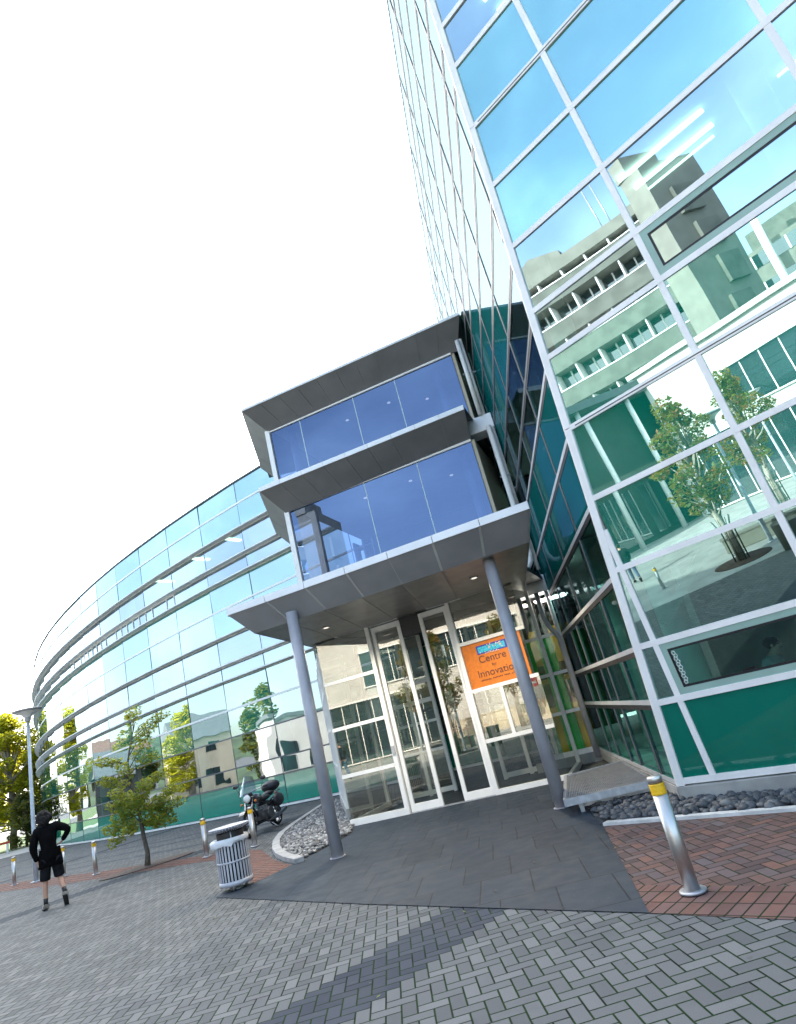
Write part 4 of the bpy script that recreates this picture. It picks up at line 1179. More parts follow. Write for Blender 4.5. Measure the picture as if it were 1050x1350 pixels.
def young_tree():
    base = V((-8.059,16.782,0)); lat = V((.9014,.4329,0)); dep = V((-.4329,.9014,0))
    T = thing('young_tree', 'slender young tree with olive and rust leaves in a paving pit', 'tree', tuple(base))
    R_ = random.Random(21)
    def P(l, z, d=0): return base + lat*l + dep*d + V((0,0,z))
    tr = [P(0,0), P(.03,.3,.02), P(-.02,.65,.0), P(-.05,1.05,.03), P(-.08,1.45), P(-.16,1.95,.04), P(-.22,2.45,.02), P(-.10,2.95), P(0.05,3.4)]
    b = MB(); b.path(tr, [.075,.055,.05,.045,.04,.034,.026,.018,.008], 10)
    trunk = b.build('trunk', M['bark'], T)
    b = MB(); br = []
    spec = [(1.0,.55,1.35,.2),(1.0,-.6,1.5,-.1),(1.2,.75,1.55,-.35),(1.35,-.55,1.75,.35),(1.4,.5,1.1,.3),(1.2,-.7,1.0,-.2),(1.65,.45,1.95,.3),(1.8,-.75,2.1,.1),(1.95,-.35,2.3,-.4),(2.2,.40,2.45,.2),(2.4,-.75,2.55,-.1),(2.45,-.95,2.62,.1),(2.3,.25,2.8,.35),(2.6,.35,3.1,-.2),(2.9,.60,3.35,.1),(3.0,.72,3.42,.15),(3.2,.05,3.65,-.1),(1.1,.35,.85,-.45),(1.1,-.35,.80,.5),(.9,.85,1.2,.1),(.95,-.25,1.6,.6),(1.3,.1,1.8,-.6)]
    def tr_at(z):
        for p, q in zip(tr[:-1], tr[1:]):
            if p.z <= z <= q.z: return p.lerp(q, (z-p.z)/(q.z-p.z))
        return tr[-1]
    lf = MB()
    for z0, l, z1, d in spec:
        s = tr_at(z0); e = P(l, z1, d); m_ = s.lerp(e, .5) + V((0,0,.06)) + V((R_.uniform(-.05,.05), R_.uniform(-.05,.05), 0))
        b.path([s, m_, e], [.016,.010,.004], 6)
        dens = 1.0 if z1 < 2.2 else .55
        for f in (.45,.7,.9,1.05):
            c = s.lerp(e, f) + V((0,0,.05))
            leaves(lf, R_, c, (.21,.21,.12), int(80*dens), .046)
            b.path([s.lerp(e, f), c + V((R_.uniform(-.15,.15), R_.uniform(-.15,.15), R_.uniform(-.08,.1)))], [.005,.002], 4)
    for _ in range(17):   # inner clumps low in the crown and a hanging left spray
        l, z = R_.uniform(-.55,.6), R_.uniform(.85,1.65)
        leaves(lf, R_, P(l, z, R_.uniform(-.5,.5)), (.20,.20,.12), 70, .046)
    for l, z in ((-.62,.95),(-.68,.82),(-.70,.7),(-.55,.75),(.7,.9),(.6,1.0)): leaves(lf, R_, P(l, z), (.14,.14,.11), 50, .045)
    b.build('branches', M['bark'], trunk); lf.build('crown', M['leaf_young'], T)
    b = MB(); 
    g = []
    for k in range(28):
        a = 2*pi*k/28; g.append((base.x + 1.05*cos(a)*.9014 - .55*sin(a)*.4329*1.0, base.y + 1.05*cos(a)*.5 + .55*sin(a)*.9, .006))
    b.prism(g, (0,0,.012)); o = b.build('tree_grate', M['grate']); tag(o, 'rusty brown tree pit cover round the young tree', 'tree grate')
young_tree()

def big_tree(name, seed, h, spread, n_cl, per, size, mat, bark, cb=.22):
    """tree at the origin; returns empty"""
    R_ = random.Random(seed)
    T = thing(name, '', 'tree', (0,0,0))
    b = MB(); top = h*.62
    pts = [V((0,0,0)), V((.05*h*.2,0,h*.2)), V((-.02*h,.02*h,h*.4)), V((.01*h,0,top))]
    r = h*.022
    b.path(pts, [r*1.25, r*.9, r*.65, r*.35], 10)
    tr = b.build('trunk', bark, T); b = MB(); lf = MB()
    for i in range(n_cl):
        z = h*(cb + (1-cb)*((i+.5)/n_cl)**.9); f = (z/h - cb)/(1-cb)
        rr = spread*(max(.12, math.sin(pi*min(1,.18+.80*f))))*R_.uniform(.35,1.0)
        a = R_.uniform(0, 2*pi); c = V((rr*cos(a), rr*sin(a), z*R_.uniform(.95,1.03)))
        s = V((0,0,min(top, z*.72))); b.path([s, s.lerp(c,.55)+V((0,0,-.02*h)), c], [r*.4, r*.22, r*.06], 6)
        k = spread*R_.uniform(.20,.36)
        leaves(lf, R_, c, (k,k,k*.72), per, size)
    b.build('limbs', bark, tr); lf.build('crown', mat, T)
    return T
def far_trees():
    A = big_tree('roadside_tree', 4, 11.5, 3.6, 62, 150, .22, M['leaf_lit'], M['palebark'], .16)
    B = big_tree('roadside_tree', 5, 7.5, 3.2, 48, 150, .21, M['leaf_dark'], M['bark'], .05)
    G = 'trees along the sunlit path'
    A.location = (-41.0,60.5,0); A['label'] = 'bright yellow-green tree with pale trunk behind the lamp post'; A['group'] = G
    B.location = (-43.4,57.8,0); B.scale = (.62,)*3; B['label'] = 'low dark green tree at the left edge of the picture'; B['group'] = G
    for (x, y, src, rz, sc, lab) in ((-38.2,62.5,A,2.0,.92,'yellow-green tree tucked against the far end of the curved building'),
                                     (-45.5,63.5,A,4.0,1.08,'tallest yellow-green tree behind the pale-trunked tree at the left edge'),
                                     (-37.6,57.2,B,1.1,.55,'small dark bush below the lit tree beside the lamp post'),
                                     (-35.8,64.5,B,3.0,.9,'dark green tree glimpsed between lamp post and curved wall'),
                                     (-50,56,A,5.2,1.0,'yellow-green tree outside the left edge, seen in the curved glass'),
                                     (-58,44,B,.6,1.25,'round dark tree before the cream house, seen in the curved glass'),
                                     (-47,33,A,.9,.72,'slim green tree beside the white house, seen in the curved glass'),
                                     (-62,18,B,2.2,1.4,'broad dark tree between the reflected houses'),
                                     (-44,9,A,2.9,.62,'small green tree beside the pale low building, seen in the curved glass')):
        dup(src, (x,y,0), rz, lab, G, sc)
far_trees()

def plaza_trees():
    T = big_tree('plaza_tree', 14, 5.4, 1.15, 40, 130, .075, M['leaf_red'], M['palebark'], .36)
    T.location = (-9.275,.115,0); T['label'] = 'slim plaza tree turning red inside an iron guard, seen in the tower glass'; T['group'] = 'plaza trees in iron guards'
    # iron guard
    G0 = thing('tree_guard', 'iron tree guard round the nearer plaza tree', 'tree guard', (-9.275,.115,0), 'iron tree guards')
    b = MB()
    for k in range(8):
        a = 2*pi*k/8; d = V((cos(a), sin(a), 0)); c = V((-9.275,.115,0)); b.path([c+d*.22+V((0,0,.02)), c+d*.22+V((0,0,1.25)), c+d*.30+V((0,0,1.5))], .012, 6)
    b.build('bars', M['cage'], G0)
    for z in (.25,.75,1.2):
        b = MB(); c = V((-9.275,.115,z)); b.path([c+V((.22*cos(2*pi*k/20),.22*sin(2*pi*k/20),0)) for k in range(20)], .011, 6, closed=True, caps=False); b.build('hoop', M['cage'], G0)
    b = MB(); b.lathe([(0,.006),(.88,.006),(.88,.022),(0,.022)], (-9.275,.115,0), 40); tag(b.build('tree_grate', M['grate']), 'round iron grate under the nearer plaza tree', 'tree grate', 'round tree grates')
    for (x, y, rz, sc, l1) in ((-15.0,-5.6,2.2,1.15,'taller plaza tree with red leaves in front of the white building'), (-7.6,-9.5,1.0,1.1,'plaza tree with turning leaves before the low wall'), (-11.6,-10.6,3.9,1.2,'plaza tree with turning leaves left of the low wall lamp')):
        dup(T, (x,y,0), rz, l1, 'plaza trees in iron guards', sc)
    dup(G0, (-15.0,-5.6,0), .3, 'iron tree guard round the taller plaza tree', 'iron tree guards')
plaza_trees()

# ================================================================== ACROSS THE PLAZA (seen in the glass)
def plaza_side():
    # long concrete bench and bin
    T = thing('concrete_bench', 'long pale concrete bench block beside the plaza tree, seen in the tower glass', 'bench', (-10.9,-1.6,0))
    b = MB(); b.box((-10.9,-1.75,.24), (2.4,.5,.46), -1.05); b.build('block', M['pcon2'], T, bevel=.015)
    b = MB(); b.box((-10.9,-1.75,.495), (2.5,.56,.05), -1.05); b.build('seat', M['pcon2'], T)
    T = thing('round_planter', 'round pale concrete bin beside the plaza bench, seen in the tower glass', 'bin', (-7.6,-.5,0))
    b = MB(); b.lathe([(.24,.0),(.28,.75),(.30,.78),(.25,.80),(.24,.6)], (-7.6,-.5,0), 28); b.build('body', M['pcon2'], T)
    # low retaining wall
    b = MB(); b.obox((-6.5,-14.2,0), (-14.5,0,0), (0,-.35,0), (0,0,1.15)); b.obox((-6.45,-14.17,1.152), (-14.6,0,0), (0,-.41,0), (0,0,.08))
    tag(b.build('low_wall', M['cream']), 'low cream retaining wall along the far side of the sunlit plaza', 'wall')
    T = thing('red_banner', 'red and white vertical banner on a thin pole behind the low wall', 'banner', (-13.2,-15.6,0))
    b = MB(); b.tube((-13.2,-15.6,0), (-13.2,-15.6,4.0), .04, n=10); b.build('pole', M['galv'], T)
    b = MB(); b.obox((-13.15,-15.6,2.1), (.75,0,0), (0,.03,0), (0,0,1.75)); b.build('cloth', M['redcloth'], T)
    b = MB()
    for k in range(4): b.obox((-13.05,-15.565,2.3+k*.38), (.55,0,0), (0,.008,0), (0,0,.14))
    b.build('stripe', M['whitepaint'], T)
    # white building with dark window band
    A, B_ = V((-27.5,-8.8,0)), V((-12.5,-19.3,0)); d = (B_-A); L = d.length; d = d/L; n = V((-d.y, d.x, 0)); n = n if n.y > 0 else -n
    T = thing('white_building', 'white rendered low building with dark window band across the plaza', 'building', tuple(A))
    b = MB(); b.obox(A - n*7, d*L, n*7, V((0,0,9.0))); b.build('wall', M['whitewall'], T)
    b = MB(); b.obox(A - n*7.2 + V((0,0,9.01)) - d*.2, d*(L+.4), n*7.5, V((0,0,.3))); b.build('roof', M['whitewall'], T)
    for s0, s1, z0, z1 in ((4.6,16.5,5.0,7.4), (.4,8.6,.15,4.1)):
        b = MB(); b.obox(A + d*s0 + n*.004 + V((0,0,z0)), d*(s1-s0), n*.05, V((0,0,z1-z0))); w = b.build('window', M['winglass'], T)
        b = MB()
        k = s0
        while k < s1 + .01: b.obox(A + d*(k-.03) + n*.056 + V((0,0,z0)), d*.06, n*.05, V((0,0,z1-z0))); k += 1.1
        b.obox(A + d*(s0-.1) + n*.004 + V((0,0,z0-.08)), d*(s1-s0+.2), n*.16, V((0,0,.075))); b.obox(A + d*(s0-.1) + n*.004 + V((0,0,z1+.003)), d*(s1-s0+.2), n*.30, V((0,0,.1)))
        b.build('frame', M['whitepaint'], w)
    # dark shaded building with slim white columns
    A2, B2 = V((-25.6,.6,0)), V((-31,-14.5,0)); d = (B2-A2); L = d.length; d = d/L; n = V((-d.y, d.x, 0)); n = n if n.x > 0 else -n
    T = thing('dark_pavilion', 'dark shaded low building with slim white columns across the plaza', 'building', tuple(A2))
    b = MB(); b.obox(A2 - d*14 - n*8, d*(L+14), n*8, V((0,0,8.4))); b.build('wall', M['darkwall'], T)
    b = MB(); b.obox(A2 - d*14.2 - n*8 + V((0,0,8.41)), d*(L+14.4), n*9.6, V((0,0,.45))); b.build('roof', M['greyroof'], T)
    for s in (-9.5,-6,-2.5,1,4.5,8):
        p = A2 + d*s + n*1.2; b = MB(); b.tube(tuple(p), (p.x,p.y,8.4), .16, n=12); b.build('column', M['whitepaint'], T)
    b = MB(); b.obox(A2 - d*13 + n*.005 + V((0,0,3.7)), d*(L+12), n*.06, V((0,0,.5))); b.build('band', M['pcon'], T)
    for k in range(9):
        b = MB(); b.obox(A2 + d*(-12+k*3.2) + n*.005 + V((0,0,.3)), d*2.6, n*.04, V((0,0,3.0))); b.build('window', M['winglass'], T)
    # weathered concrete tower block with balconies
    A3 = V((-46.5,-10.9,0)); d = V((.5736,-.8192,0)); n = V((.8192,.5736,0)); L = 13.2
    T = thing('concrete_office_block', 'tall weathered concrete block with stacked balconies and lift shaft', 'building', tuple(A3))
    b = MB(); b.obox(A3 - n*12, d*L, n*10.4, V((0,0,23.4))); b.build('wall', M['pcon'], T)
    b = MB(); b.obox(A3 - n*12.2 + V((0,0,23.42)), d*L, n*13.2, V((0,0,1.0))); b.build('roof', M['pcon2'], T)
    for k in range(7):
        z = 2.0 + k*3.2
        b = MB(); b.obox(A3 - n*1.59 + V((0,0,z)), d*L, n*2.6, V((0,0,1.45))); bl = b.build('balcony', M['pcon'], T)
        b = MB(); b.obox(A3 - n*1.59 + d*.02 + V((0,0,z+1.452)), d*(L-.04), n*2.66, V((0,0,.10))); b.build('rail', M['whitepaint'], bl)
        b = MB(); b.obox(A3 - n*1.55 + V((0,0,z+1.6)), d*L, n*.06, V((0,0,1.45))); w = b.build('window', M['winglass'], T)
        b = MB()
        for q in range(12): b.obox(A3 - n*1.48 + d*(.2+q*1.1) + V((0,0,z+1.553)), d*.13, n*(2.3 if q % 2 else .2), V((0,0,1.64)))
        b.build('frame', M['whitepaint'], w)
    e1, e2 = V((.954,-.30,0)), V((.30,.954,0)); S0 = A3 + d*(L-.2) + n*1.1
    b = MB(); b.prism([S0, S0+e1*2.2, S0+e1*2.2-e2*6.5, S0-e2*6.5], (0,0,26.2)); b.build('lift_shaft', M['pcon2'], T)
    b = MB()
    for k in range(6): b.obox(S0 + e1*2.204 - e2*(5.4 - (k % 3)*.5) + V((0,0,4+k*3.4)), e1*.35, e2*2.4, V((0,0,2.4)))
    b.build('shaft_panel', M['pcon'], T)
    b = MB(); b.prism([S0+V((0,0,26.204))-e1*.15+e2*.15, S0+e1*1.2+e2*.15+V((0,0,26.204)), S0+e1*1.2-e2*4+V((0,0,26.204)), S0-e1*.15-e2*4+V((0,0,26.204))], (0,0,1.7)); b.build('tank_room', M['pcon2'], T)
    b = MB(); b.prism([A3 + d*.6 - n*6 + V((0,0,24.45)), A3 + d*6 - n*6 + V((0,0,24.45)), A3 + d*6 - n*6 + V((0,0,26.0)), A3 + d*3.3 - n*6 + V((0,0,27.0)), A3 + d*.6 - n*6 + V((0,0,26.0))], n*4); b.build('penthouse', M['pcon2'], T)
    b = MB()
    for q in (1.0,2.4,3.2): b.tube(A3 + d*(L-q) - n*3 + V((0,0,24.4)), A3 + d*(L-q) - n*3 + V((0,0,29+q*.3)), .06, n=6)
    b.build('antenna', M['galv'], T)
    # second pale block farther right
    A4 = V((-58,-40.5,0)); T = thing('pale_office_block', 'distant pale office block with window bands and a tall flue', 'building', tuple(A4))
    d = V((.64,-.768,0)); n = V((.768,.64,0))
    b = MB(); b.obox(A4 - n*12, d*26, n*12, V((0,0,20.5))); b.build('wall', M['pcon2'], T)
    for k in range(6):
        b = MB(); b.obox(A4 + n*.004 + d*.6 + V((0,0,2.5+k*3.2)), d*24.8, n*.05, V((0,0,1.5))); w = b.build('window', M['winglass'], T)
        b = MB()
        for q in range(14): b.obox(A4 + n*.056 + d*(.6+q*1.88) + V((0,0,2.5+k*3.2)), d*.18, n*.1, V((0,0,1.5)))
        b.build('frame', M['whitepaint'], w)
    b = MB(); b.obox(A4 - n*9 + d*3 + V((0,0,20.51)), d*14, n*6, V((0,0,2.6))); b.build('penthouse', M['pcon'], T)
    b = MB(); b.tube(A4 + n*1.5 + d*4.5, A4 + n*1.5 + d*4.5 + V((0,0,24.5)), .4, n=14); b.build('flue', M['whitepaint'], T)
    # houses seen in the curved glass
    def house(x, y, rz, w, dp, h, wallm, roofm, label, gable=True, wins=4):
        T = thing('house', label, 'house', (x,y,0), 'buildings mirrored in the curved glass')
        R = Matrix.Rotation(rz, 3, 'Z'); O = V((x,y,0))
        def q(a, b_, c): return O + R @ V((a, b_, c))
        b = MB(); b.obox(q(-w/2,-dp/2,0), R @ V((w,0,0)), R @ V((0,dp,0)), V((0,0,h))); b.build('wall', wallm, T)
        b = MB()
        if gable:
            b.prism([q(-w/2-.4,-dp/2-.4,h+.004), q(-w/2-.4,dp/2+.4,h+.004), q(-w/2-.4,0,h+dp*.32)], R @ V((w+.8,0,0)))
        else: b.obox(q(-w/2-.3,-dp/2-.3,h+.004), R @ V((w+.6,0,0)), R @ V((0,dp+.6,0)), V((0,0,.4)))
        b.build('roof', roofm, T)
        nz = max(1, int(h/3))
        for f in range(nz):
            for i in range(wins):
                for side in (-1, 1):
                    b = MB(); ww = w/wins*.45; xa = -w/2 + w*(i+.5)/wins - ww/2
                    b.obox(q(xa, side*(dp/2+.003), .9+f*3), R @ V((ww,0,0)), R @ V((0,side*.05,0)), V((0,0,1.5))); b.build('window', M['winglass'], T)
        return T
    house(-62, 31, 1.2, 13, 8, 6.2, M['cream'], M['greyroof'], 'cream two storey house with grey roof, seen in the curved glass')
    house(-56, 8, 1.55, 24, 9, 5.6, M['whitewall'], M['greyroof'], 'long white flat roofed building, seen in the curved glass', False, 8)
    house(-70, -8, 1.4, 16, 10, 9.6, M['pcon2'], M['greyroof'], 'three storey concrete building behind the long white one', False, 6)
    house(-50, 46, .9, 9, 7, 4.0, M['pcon'], M['greyroof'], 'small grey house under the roadside trees', True, 3)
    house(-72, 52, 1.1, 14, 8, 6.4, M['whitewall'], M['redroof'], 'white house with red roof farthest along the road')
    house(-45, -1.5, 1.8, 8, 6, 3.6, M['whitewall'], M['greyroof'], 'small white flat roofed shed beside the shaded building', False, 2)
plaza_side()

# ================================================================== PEOPLE
def skin_mesh(name, J, E, mat, parent, sub=1, root=0):
    """J: list of (x,y,z,rx[,ry]); one continuous skinned surface"""
    me = bpy.data.meshes.new(name); me.from_pydata([j[:3] for j in J], E, [])
    o = bpy.data.objects.new(name, me); COL.objects.link(o)
    o.modifiers.new('skin', 'SKIN').use_smooth_shade = True
    for i, j in enumerate(J):
        s = me.skin_vertices[0].data[i]; s.radius = (j[3], j[4] if len(j) > 4 else j[3]); s.use_root = (i == root)
    ss = o.modifiers.new('sub', 'SUBSURF'); ss.levels = sub; ss.render_levels = sub
    dg = bpy.context.evaluated_depsgraph_get()
    m2 = bpy.data.meshes.new_from_object(o.evaluated_get(dg))
    bpy.data.objects.remove(o); m2.materials.clear(); m2.materials.append(mat)
    m2.polygons.foreach_set('use_smooth', [True]*len(m2.polygons))
    n = bpy.data.objects.new(name, m2); COL.objects.link(n)
    if parent: n.parent = parent
    return n

def person(label, loc, yaw, P, top, legs, shoes, group=None, long_sleeves=True, shorts=False, hair='short', socks=True):
    T = thing('person', label, 'person', (0,0,0), group)
    p = {k: V(v) for k, v in P.items()}
    J = []; E = []; idx = {}
    def add(k, pos, r, par=None, ry=None):
        idx[k] = len(J); J.append((*pos, r, ry if ry else r))
        if par: E.append((idx[par], idx[k]))
    add('pelvis', p['pelvis'], .13, None, .10)
    add('spine', p['spine'], .115, 'pelvis', .09); add('chest', p['chest'], .14, 'spine', .10)
    add('neck', p['neck'], .052, 'chest'); add('jaw', p['head']+V((0,.01,-.09)), .068, 'neck', .075); add('head', p['head'], .078, 'jaw', .095); add('crown', p['head']+V((0,-.005,.075)), .060, 'head', .075)
    for s in 'LR':
        add(s+'sh', p[s+'sh'], .055, 'chest'); add(s+'el', p[s+'el'], .040, s+'sh'); add(s+'fa', p[s+'el'].lerp(p[s+'wr'],.35), .038, s+'el'); add(s+'wr', p[s+'wr'], .026, s+'fa')
        d = (p[s+'ha'] - p[s+'wr']); L = d.length; d = d/L
        sd = V((d.z,0,-d.x)); sd = sd.normalized() if sd.length > .1 else V((1,0,0)); w = d.cross(sd).normalized()
        add(s+'palm', p[s+'wr']+d*.06, .026, s+'wr', .018)
        for q, (o, ln) in enumerate(((-.028,.068),(-.010,.080),(.010,.076),(.026,.060))):
            a = p[s+'wr']+d*.095+w*o; add(s+'f%d' % q, a, .0095, s+'palm'); add(s+'g%d' % q, a+d*ln*.5+sd*.008, .0088, s+'f%d' % q); add(s+'h%d' % q, a+d*ln+sd*.026, .0075, s+'g%d' % q)
        add(s+'t0', p[s+'wr']+d*.05-w*.035+sd*.012, .011, s+'palm'); add(s+'t1', p[s+'wr']+d*.085-w*.05+sd*.022, .0095, s+'t0')
        add(s+'hip', p[s+'hip'], .085, 'pelvis'); add(s+'th', p[s+'hip'].lerp(p[s+'kn'],.5), .072, s+'hip'); add(s+'kn', p[s+'kn'], .052, s+'th')
        add(s+'ca', p[s+'kn'].lerp(p[s+'an'],.32)+V((0,-.015,0)), .054, s+'kn'); add(s+'an', p[s+'an'], .034, s+'ca'); add(s+'to', p[s+'to'], .03, s+'an')
    body = skin_mesh('body', J, E, M['skin'], T)
    h = p['head']
    b = MB(); b.blob(h+V((0,.098,-.015)), (.012,.016,.022), 8, 6)
    for s in (-1, 1): b.blob(h+V((s*.080,.0,-.01)), (.010,.020,.030), 8, 6)
    b.build('face_features', M['skin'], body)
    b = MB()
    for s in (-1, 1): b.blob(h+V((s*.032,.088,.012)), (.010,.006,.006), 8, 5)
    b.blob(h+V((0,.092,-.06)), (.024,.006,.006), 8, 5); b.build('eyes_and_mouth', M['hairdark'], body)
    # hair
    b = MB(); R_ = random.Random(len(label))
    if hair == 'shaggy':
        b.blob(h+V((0,-.02,.02)), (.128,.140,.138), 14, 10)
        for _ in range(46):
            a, e = R_.uniform(0,2*pi), R_.uniform(-.7,1.3); d = V((cos(a)*cos(e), sin(a)*cos(e)*.95-.15, sin(e)))
            if d.y > .55 and e < .6: continue
            b.blob(h+V((0,-.015,.005))+d*.122, (.040,.040,.05), 7, 5)
        for _ in range(14): b.blob(h+V((R_.uniform(-.08,.08), -.085+R_.uniform(-.02,.02), R_.uniform(-.15,-.05))), (.032,.028,.05), 7, 5)
    else:
        b.blob(h+V((0,-.02,.028)), (.092,.108,.092), 14, 10)
    b.build('hair', M['hairdark'], T)
    # jacket
    ex = .03; J = []; E = []; idx.clear()
    hem = p['pelvis'] + V((0,0,-.10 if shorts else -.04))
    k_ = 1.16 if shorts else 1.0; add('hem', hem + (V((0,0,-.07)) if shorts else V((0,0,0))), .20*k_, None, .15*k_); add('pel', p['pelvis'].lerp(p['spine'],.3), .185*k_, 'hem', .14*k_); add('sp', p['spine'], .168*k_, 'pel', .125*k_); add('ch', p['chest'], .180*k_, 'sp', .13*k_)
    add('col', p['neck']+V((0,0,-.045)), .085, 'ch'); add('col2', p['neck']+V((0,-.005,.0)), .066, 'col')
    for s in 'LR':
        add(s+'s', p[s+'sh'], .090, 'ch'); add(s+'m', p[s+'sh'].lerp(p[s+'el'],.5), .080*k_, s+'s'); add(s+'e', p[s+'el'], .072*k_, s+'m')
        if long_sleeves:
            add(s+'f', p[s+'el'].lerp(p[s+'wr'],.5), .058, s+'e'); add(s+'w', p[s+'el'].lerp(p[s+'wr'],.97), .047, s+'f')
    jk = skin_mesh('jacket', J, E, top, T)
    if shorts:
        b = MB(); c = p['pelvis']; R2 = random.Random(4); seg = 36; lv = ((.16,.185,.140), (.04,.205,.152), (-.08,.218,.162), (-.17,.224,.166), (-.172,.212,.154), (-.08,.205,.150))
        for dz, rx, ry in lv:
            for k in range(seg):
                a = 2*pi*k/seg; q = 1 + .022*sin(5*a+1)*(dz < 0) ; b.v.append(c + V((rx*q*cos(a) - .012, ry*q*sin(a), dz + (.012*sin(3*a) if dz < -.1 else 0))))
        for j in range(len(lv)-1):
            for k in range(seg): b.f.append([j*seg+k, j*seg+(k+1) % seg, (j+1)*seg+(k+1) % seg, (j+1)*seg+k]); b.m.append(0); b.sm.append(True)
        b.build('hem', top, jk)
    # shorts / trousers
    J = []; E = []; idx.clear()
    add('w', p['pelvis'], .15, None, .12)
    for s in 'LR':
        add(s+'h', p[s+'hip']+V((0,0,-.05)), .115, 'w')
        if shorts:
            add(s+'t', p[s+'hip'].lerp(p[s+'kn'],.55), .108, s+'h'); add(s+'k', p[s+'hip'].lerp(p[s+'kn'],.93), .106, s+'t'); add(s+'kk', p[s+'hip'].lerp(p[s+'kn'],.98), .104, s+'k')
        else:
            add(s+'t', p[s+'hip'].lerp(p[s+'kn'],.55), .092, s+'h'); add(s+'k', p[s+'kn'], .072, s+'t'); add(s+'c', p[s+'kn'].lerp(p[s+'an'],.5), .066, s+'k'); add(s+'a', p[s+'kn'].lerp(p[s+'an'],.97), .058, s+'c')
    skin_mesh('shorts' if shorts else 'trousers', J, E, legs, T)
    for s in 'LR':
        if socks:
            a = p[s+'an']; u = (p[s+'kn']-a).normalized(); b = MB(); b.path([a-u*.02, a+u*.05, a+u*.095], [.041,.041,.044], 12); b.build('sock', M['black'], T)
        a, t = p[s+'an'], p[s+'to']; d = (t-a); f = V((d.x,d.y,d.z)).normalized()
        u = (p[s+'kn']-a).normalized(); heel = a - u*.055 - f*.035 if 'tip'+s not in p else p['tip'+s]
        J = []; E = []; idx.clear()
        add('a', a-u*.012, .056); add('h', heel, .052, 'a'); add('m', a.lerp(t,.55)-u*.02, .056, 'a', .050); add('t', t, .048, 'm', .036)
        sh = skin_mesh('shoe', J, E, shoes, T)
        b = MB(); n = (t-heel); sd = V((n.y,-n.x,0)).normalized(); dn = sd.cross(n).normalized(); dn = dn if dn.dot(u) < 0 else -dn
        o = heel - n*.16 - sd*.042 + dn*.034; b.obox(o, n*1.36, sd*.084, dn*.014); b.build('sole', M['rubber'], sh)
    T.location = loc; T.rotation_euler = (0,0,yaw); return T

WALK_HIP = dict(pelvis=(.07,0,.92), spine=(.035,0,1.15), chest=(.02,.015,1.36), neck=(.0,.03,1.53), head=(-.02,.05,1.645),
    Lsh=(-.165,0,1.43), Lel=(-.235,-.05,1.14), Lwr=(-.165,-.03,.88), Lha=(-.12,0,.78), Rsh=(.20,0,1.47), Rel=(.425,-.06,1.345), Rwr=(.285,.03,1.15), Rha=(.20,.10,1.10),
    Lhip=(-.025,0,.88), Lkn=(-.055,.05,.50), Lan=(-.06,0,.105), Lto=(-.095,.15,.045), Rhip=(.16,0,.88), Rkn=(.205,.05,.52), Ran=(.285,-.20,.235), Rto=(.30,-.10,.05), tipR=(.285,-.26,.20))
STRIDE = dict(pelvis=(0,0,.93), spine=(0,.02,1.14), chest=(0,.03,1.34), neck=(0,.05,1.50), head=(0,.08,1.62),
    Lsh=(-.19,.02,1.42), Lel=(-.23,.12,1.15), Lwr=(-.21,.27,.96), Lha=(-.19,.33,.88), Rsh=(.19,.02,1.42), Rel=(.24,-.12,1.16), Rwr=(.23,-.14,.90), Rha=(.22,-.12,.80),
    Lhip=(-.09,0,.89), Lkn=(-.09,-.02,.50), Lan=(-.09,-.28,.17), Lto=(-.10,-.20,.05), tipL=(-.09,-.33,.14), Rhip=(.09,0,.89), Rkn=(.09,.22,.52), Ran=(.09,.28,.11), Rto=(.10,.42,.05))
STAND = dict(pelvis=(0,0,.94), spine=(0,0,1.15), chest=(0,.01,1.35), neck=(0,.02,1.51), head=(0,.04,1.63),
    Lsh=(-.19,0,1.43), Lel=(-.25,.0,1.14), Lwr=(-.24,.06,.88), Lha=(-.23,.09,.78), Rsh=(.19,0,1.43), Rel=(.25,0,1.14), Rwr=(.22,.12,.92), Rha=(.19,.18,.85),
    Lhip=(-.09,0,.89), Lkn=(-.10,.03,.50), Lan=(-.11,0,.10), Lto=(-.13,.14,.045), Rhip=(.09,0,.89), Rkn=(.10,.03,.50), Ran=(.11,0,.10), Rto=(.14,.14,.045))
SIT = dict(pelvis=(0,0,.52), spine=(0,.03,.74), chest=(0,.08,.96), neck=(0,.13,1.12), head=(0,.18,1.23),
    Lsh=(-.19,.08,1.03), Lel=(-.24,.20,.78), Lwr=(-.16,.42,.78), Lha=(-.12,.52,.79), Rsh=(.19,.08,1.03), Rel=(.24,.20,.78), Rwr=(.16,.42,.78), Rha=(.12,.52,.79),
    Lhip=(-.09,0,.50), Lkn=(-.11,.44,.50), Lan=(-.11,.42,.10), Lto=(-.12,.56,.045), Rhip=(.09,0,.50), Rkn=(.11,.44,.50), Ran=(.11,.42,.10), Rto=(.12,.56,.045))
person('person in black jacket and dark shorts walking away with hand on hip', (-8.52,13.56,.004), rad(30), WALK_HIP, M['blackcloth'], M['charcoalcloth'], M['shoe'], shorts=True, hair='shaggy')
person('person in dark jacket and blue jeans striding across the sunlit plaza', (-15.0,1.3,.008), rad(105), STRIDE, M['charcoalcloth'], M['jeans'], M['black'], socks=False)
person('person in red jacket standing before the low wall, seen in the entrance doors', (-9.6,-8.4,.008), rad(-40), STAND, M['redcloth'], M['blackcloth'], M['black'], socks=False)

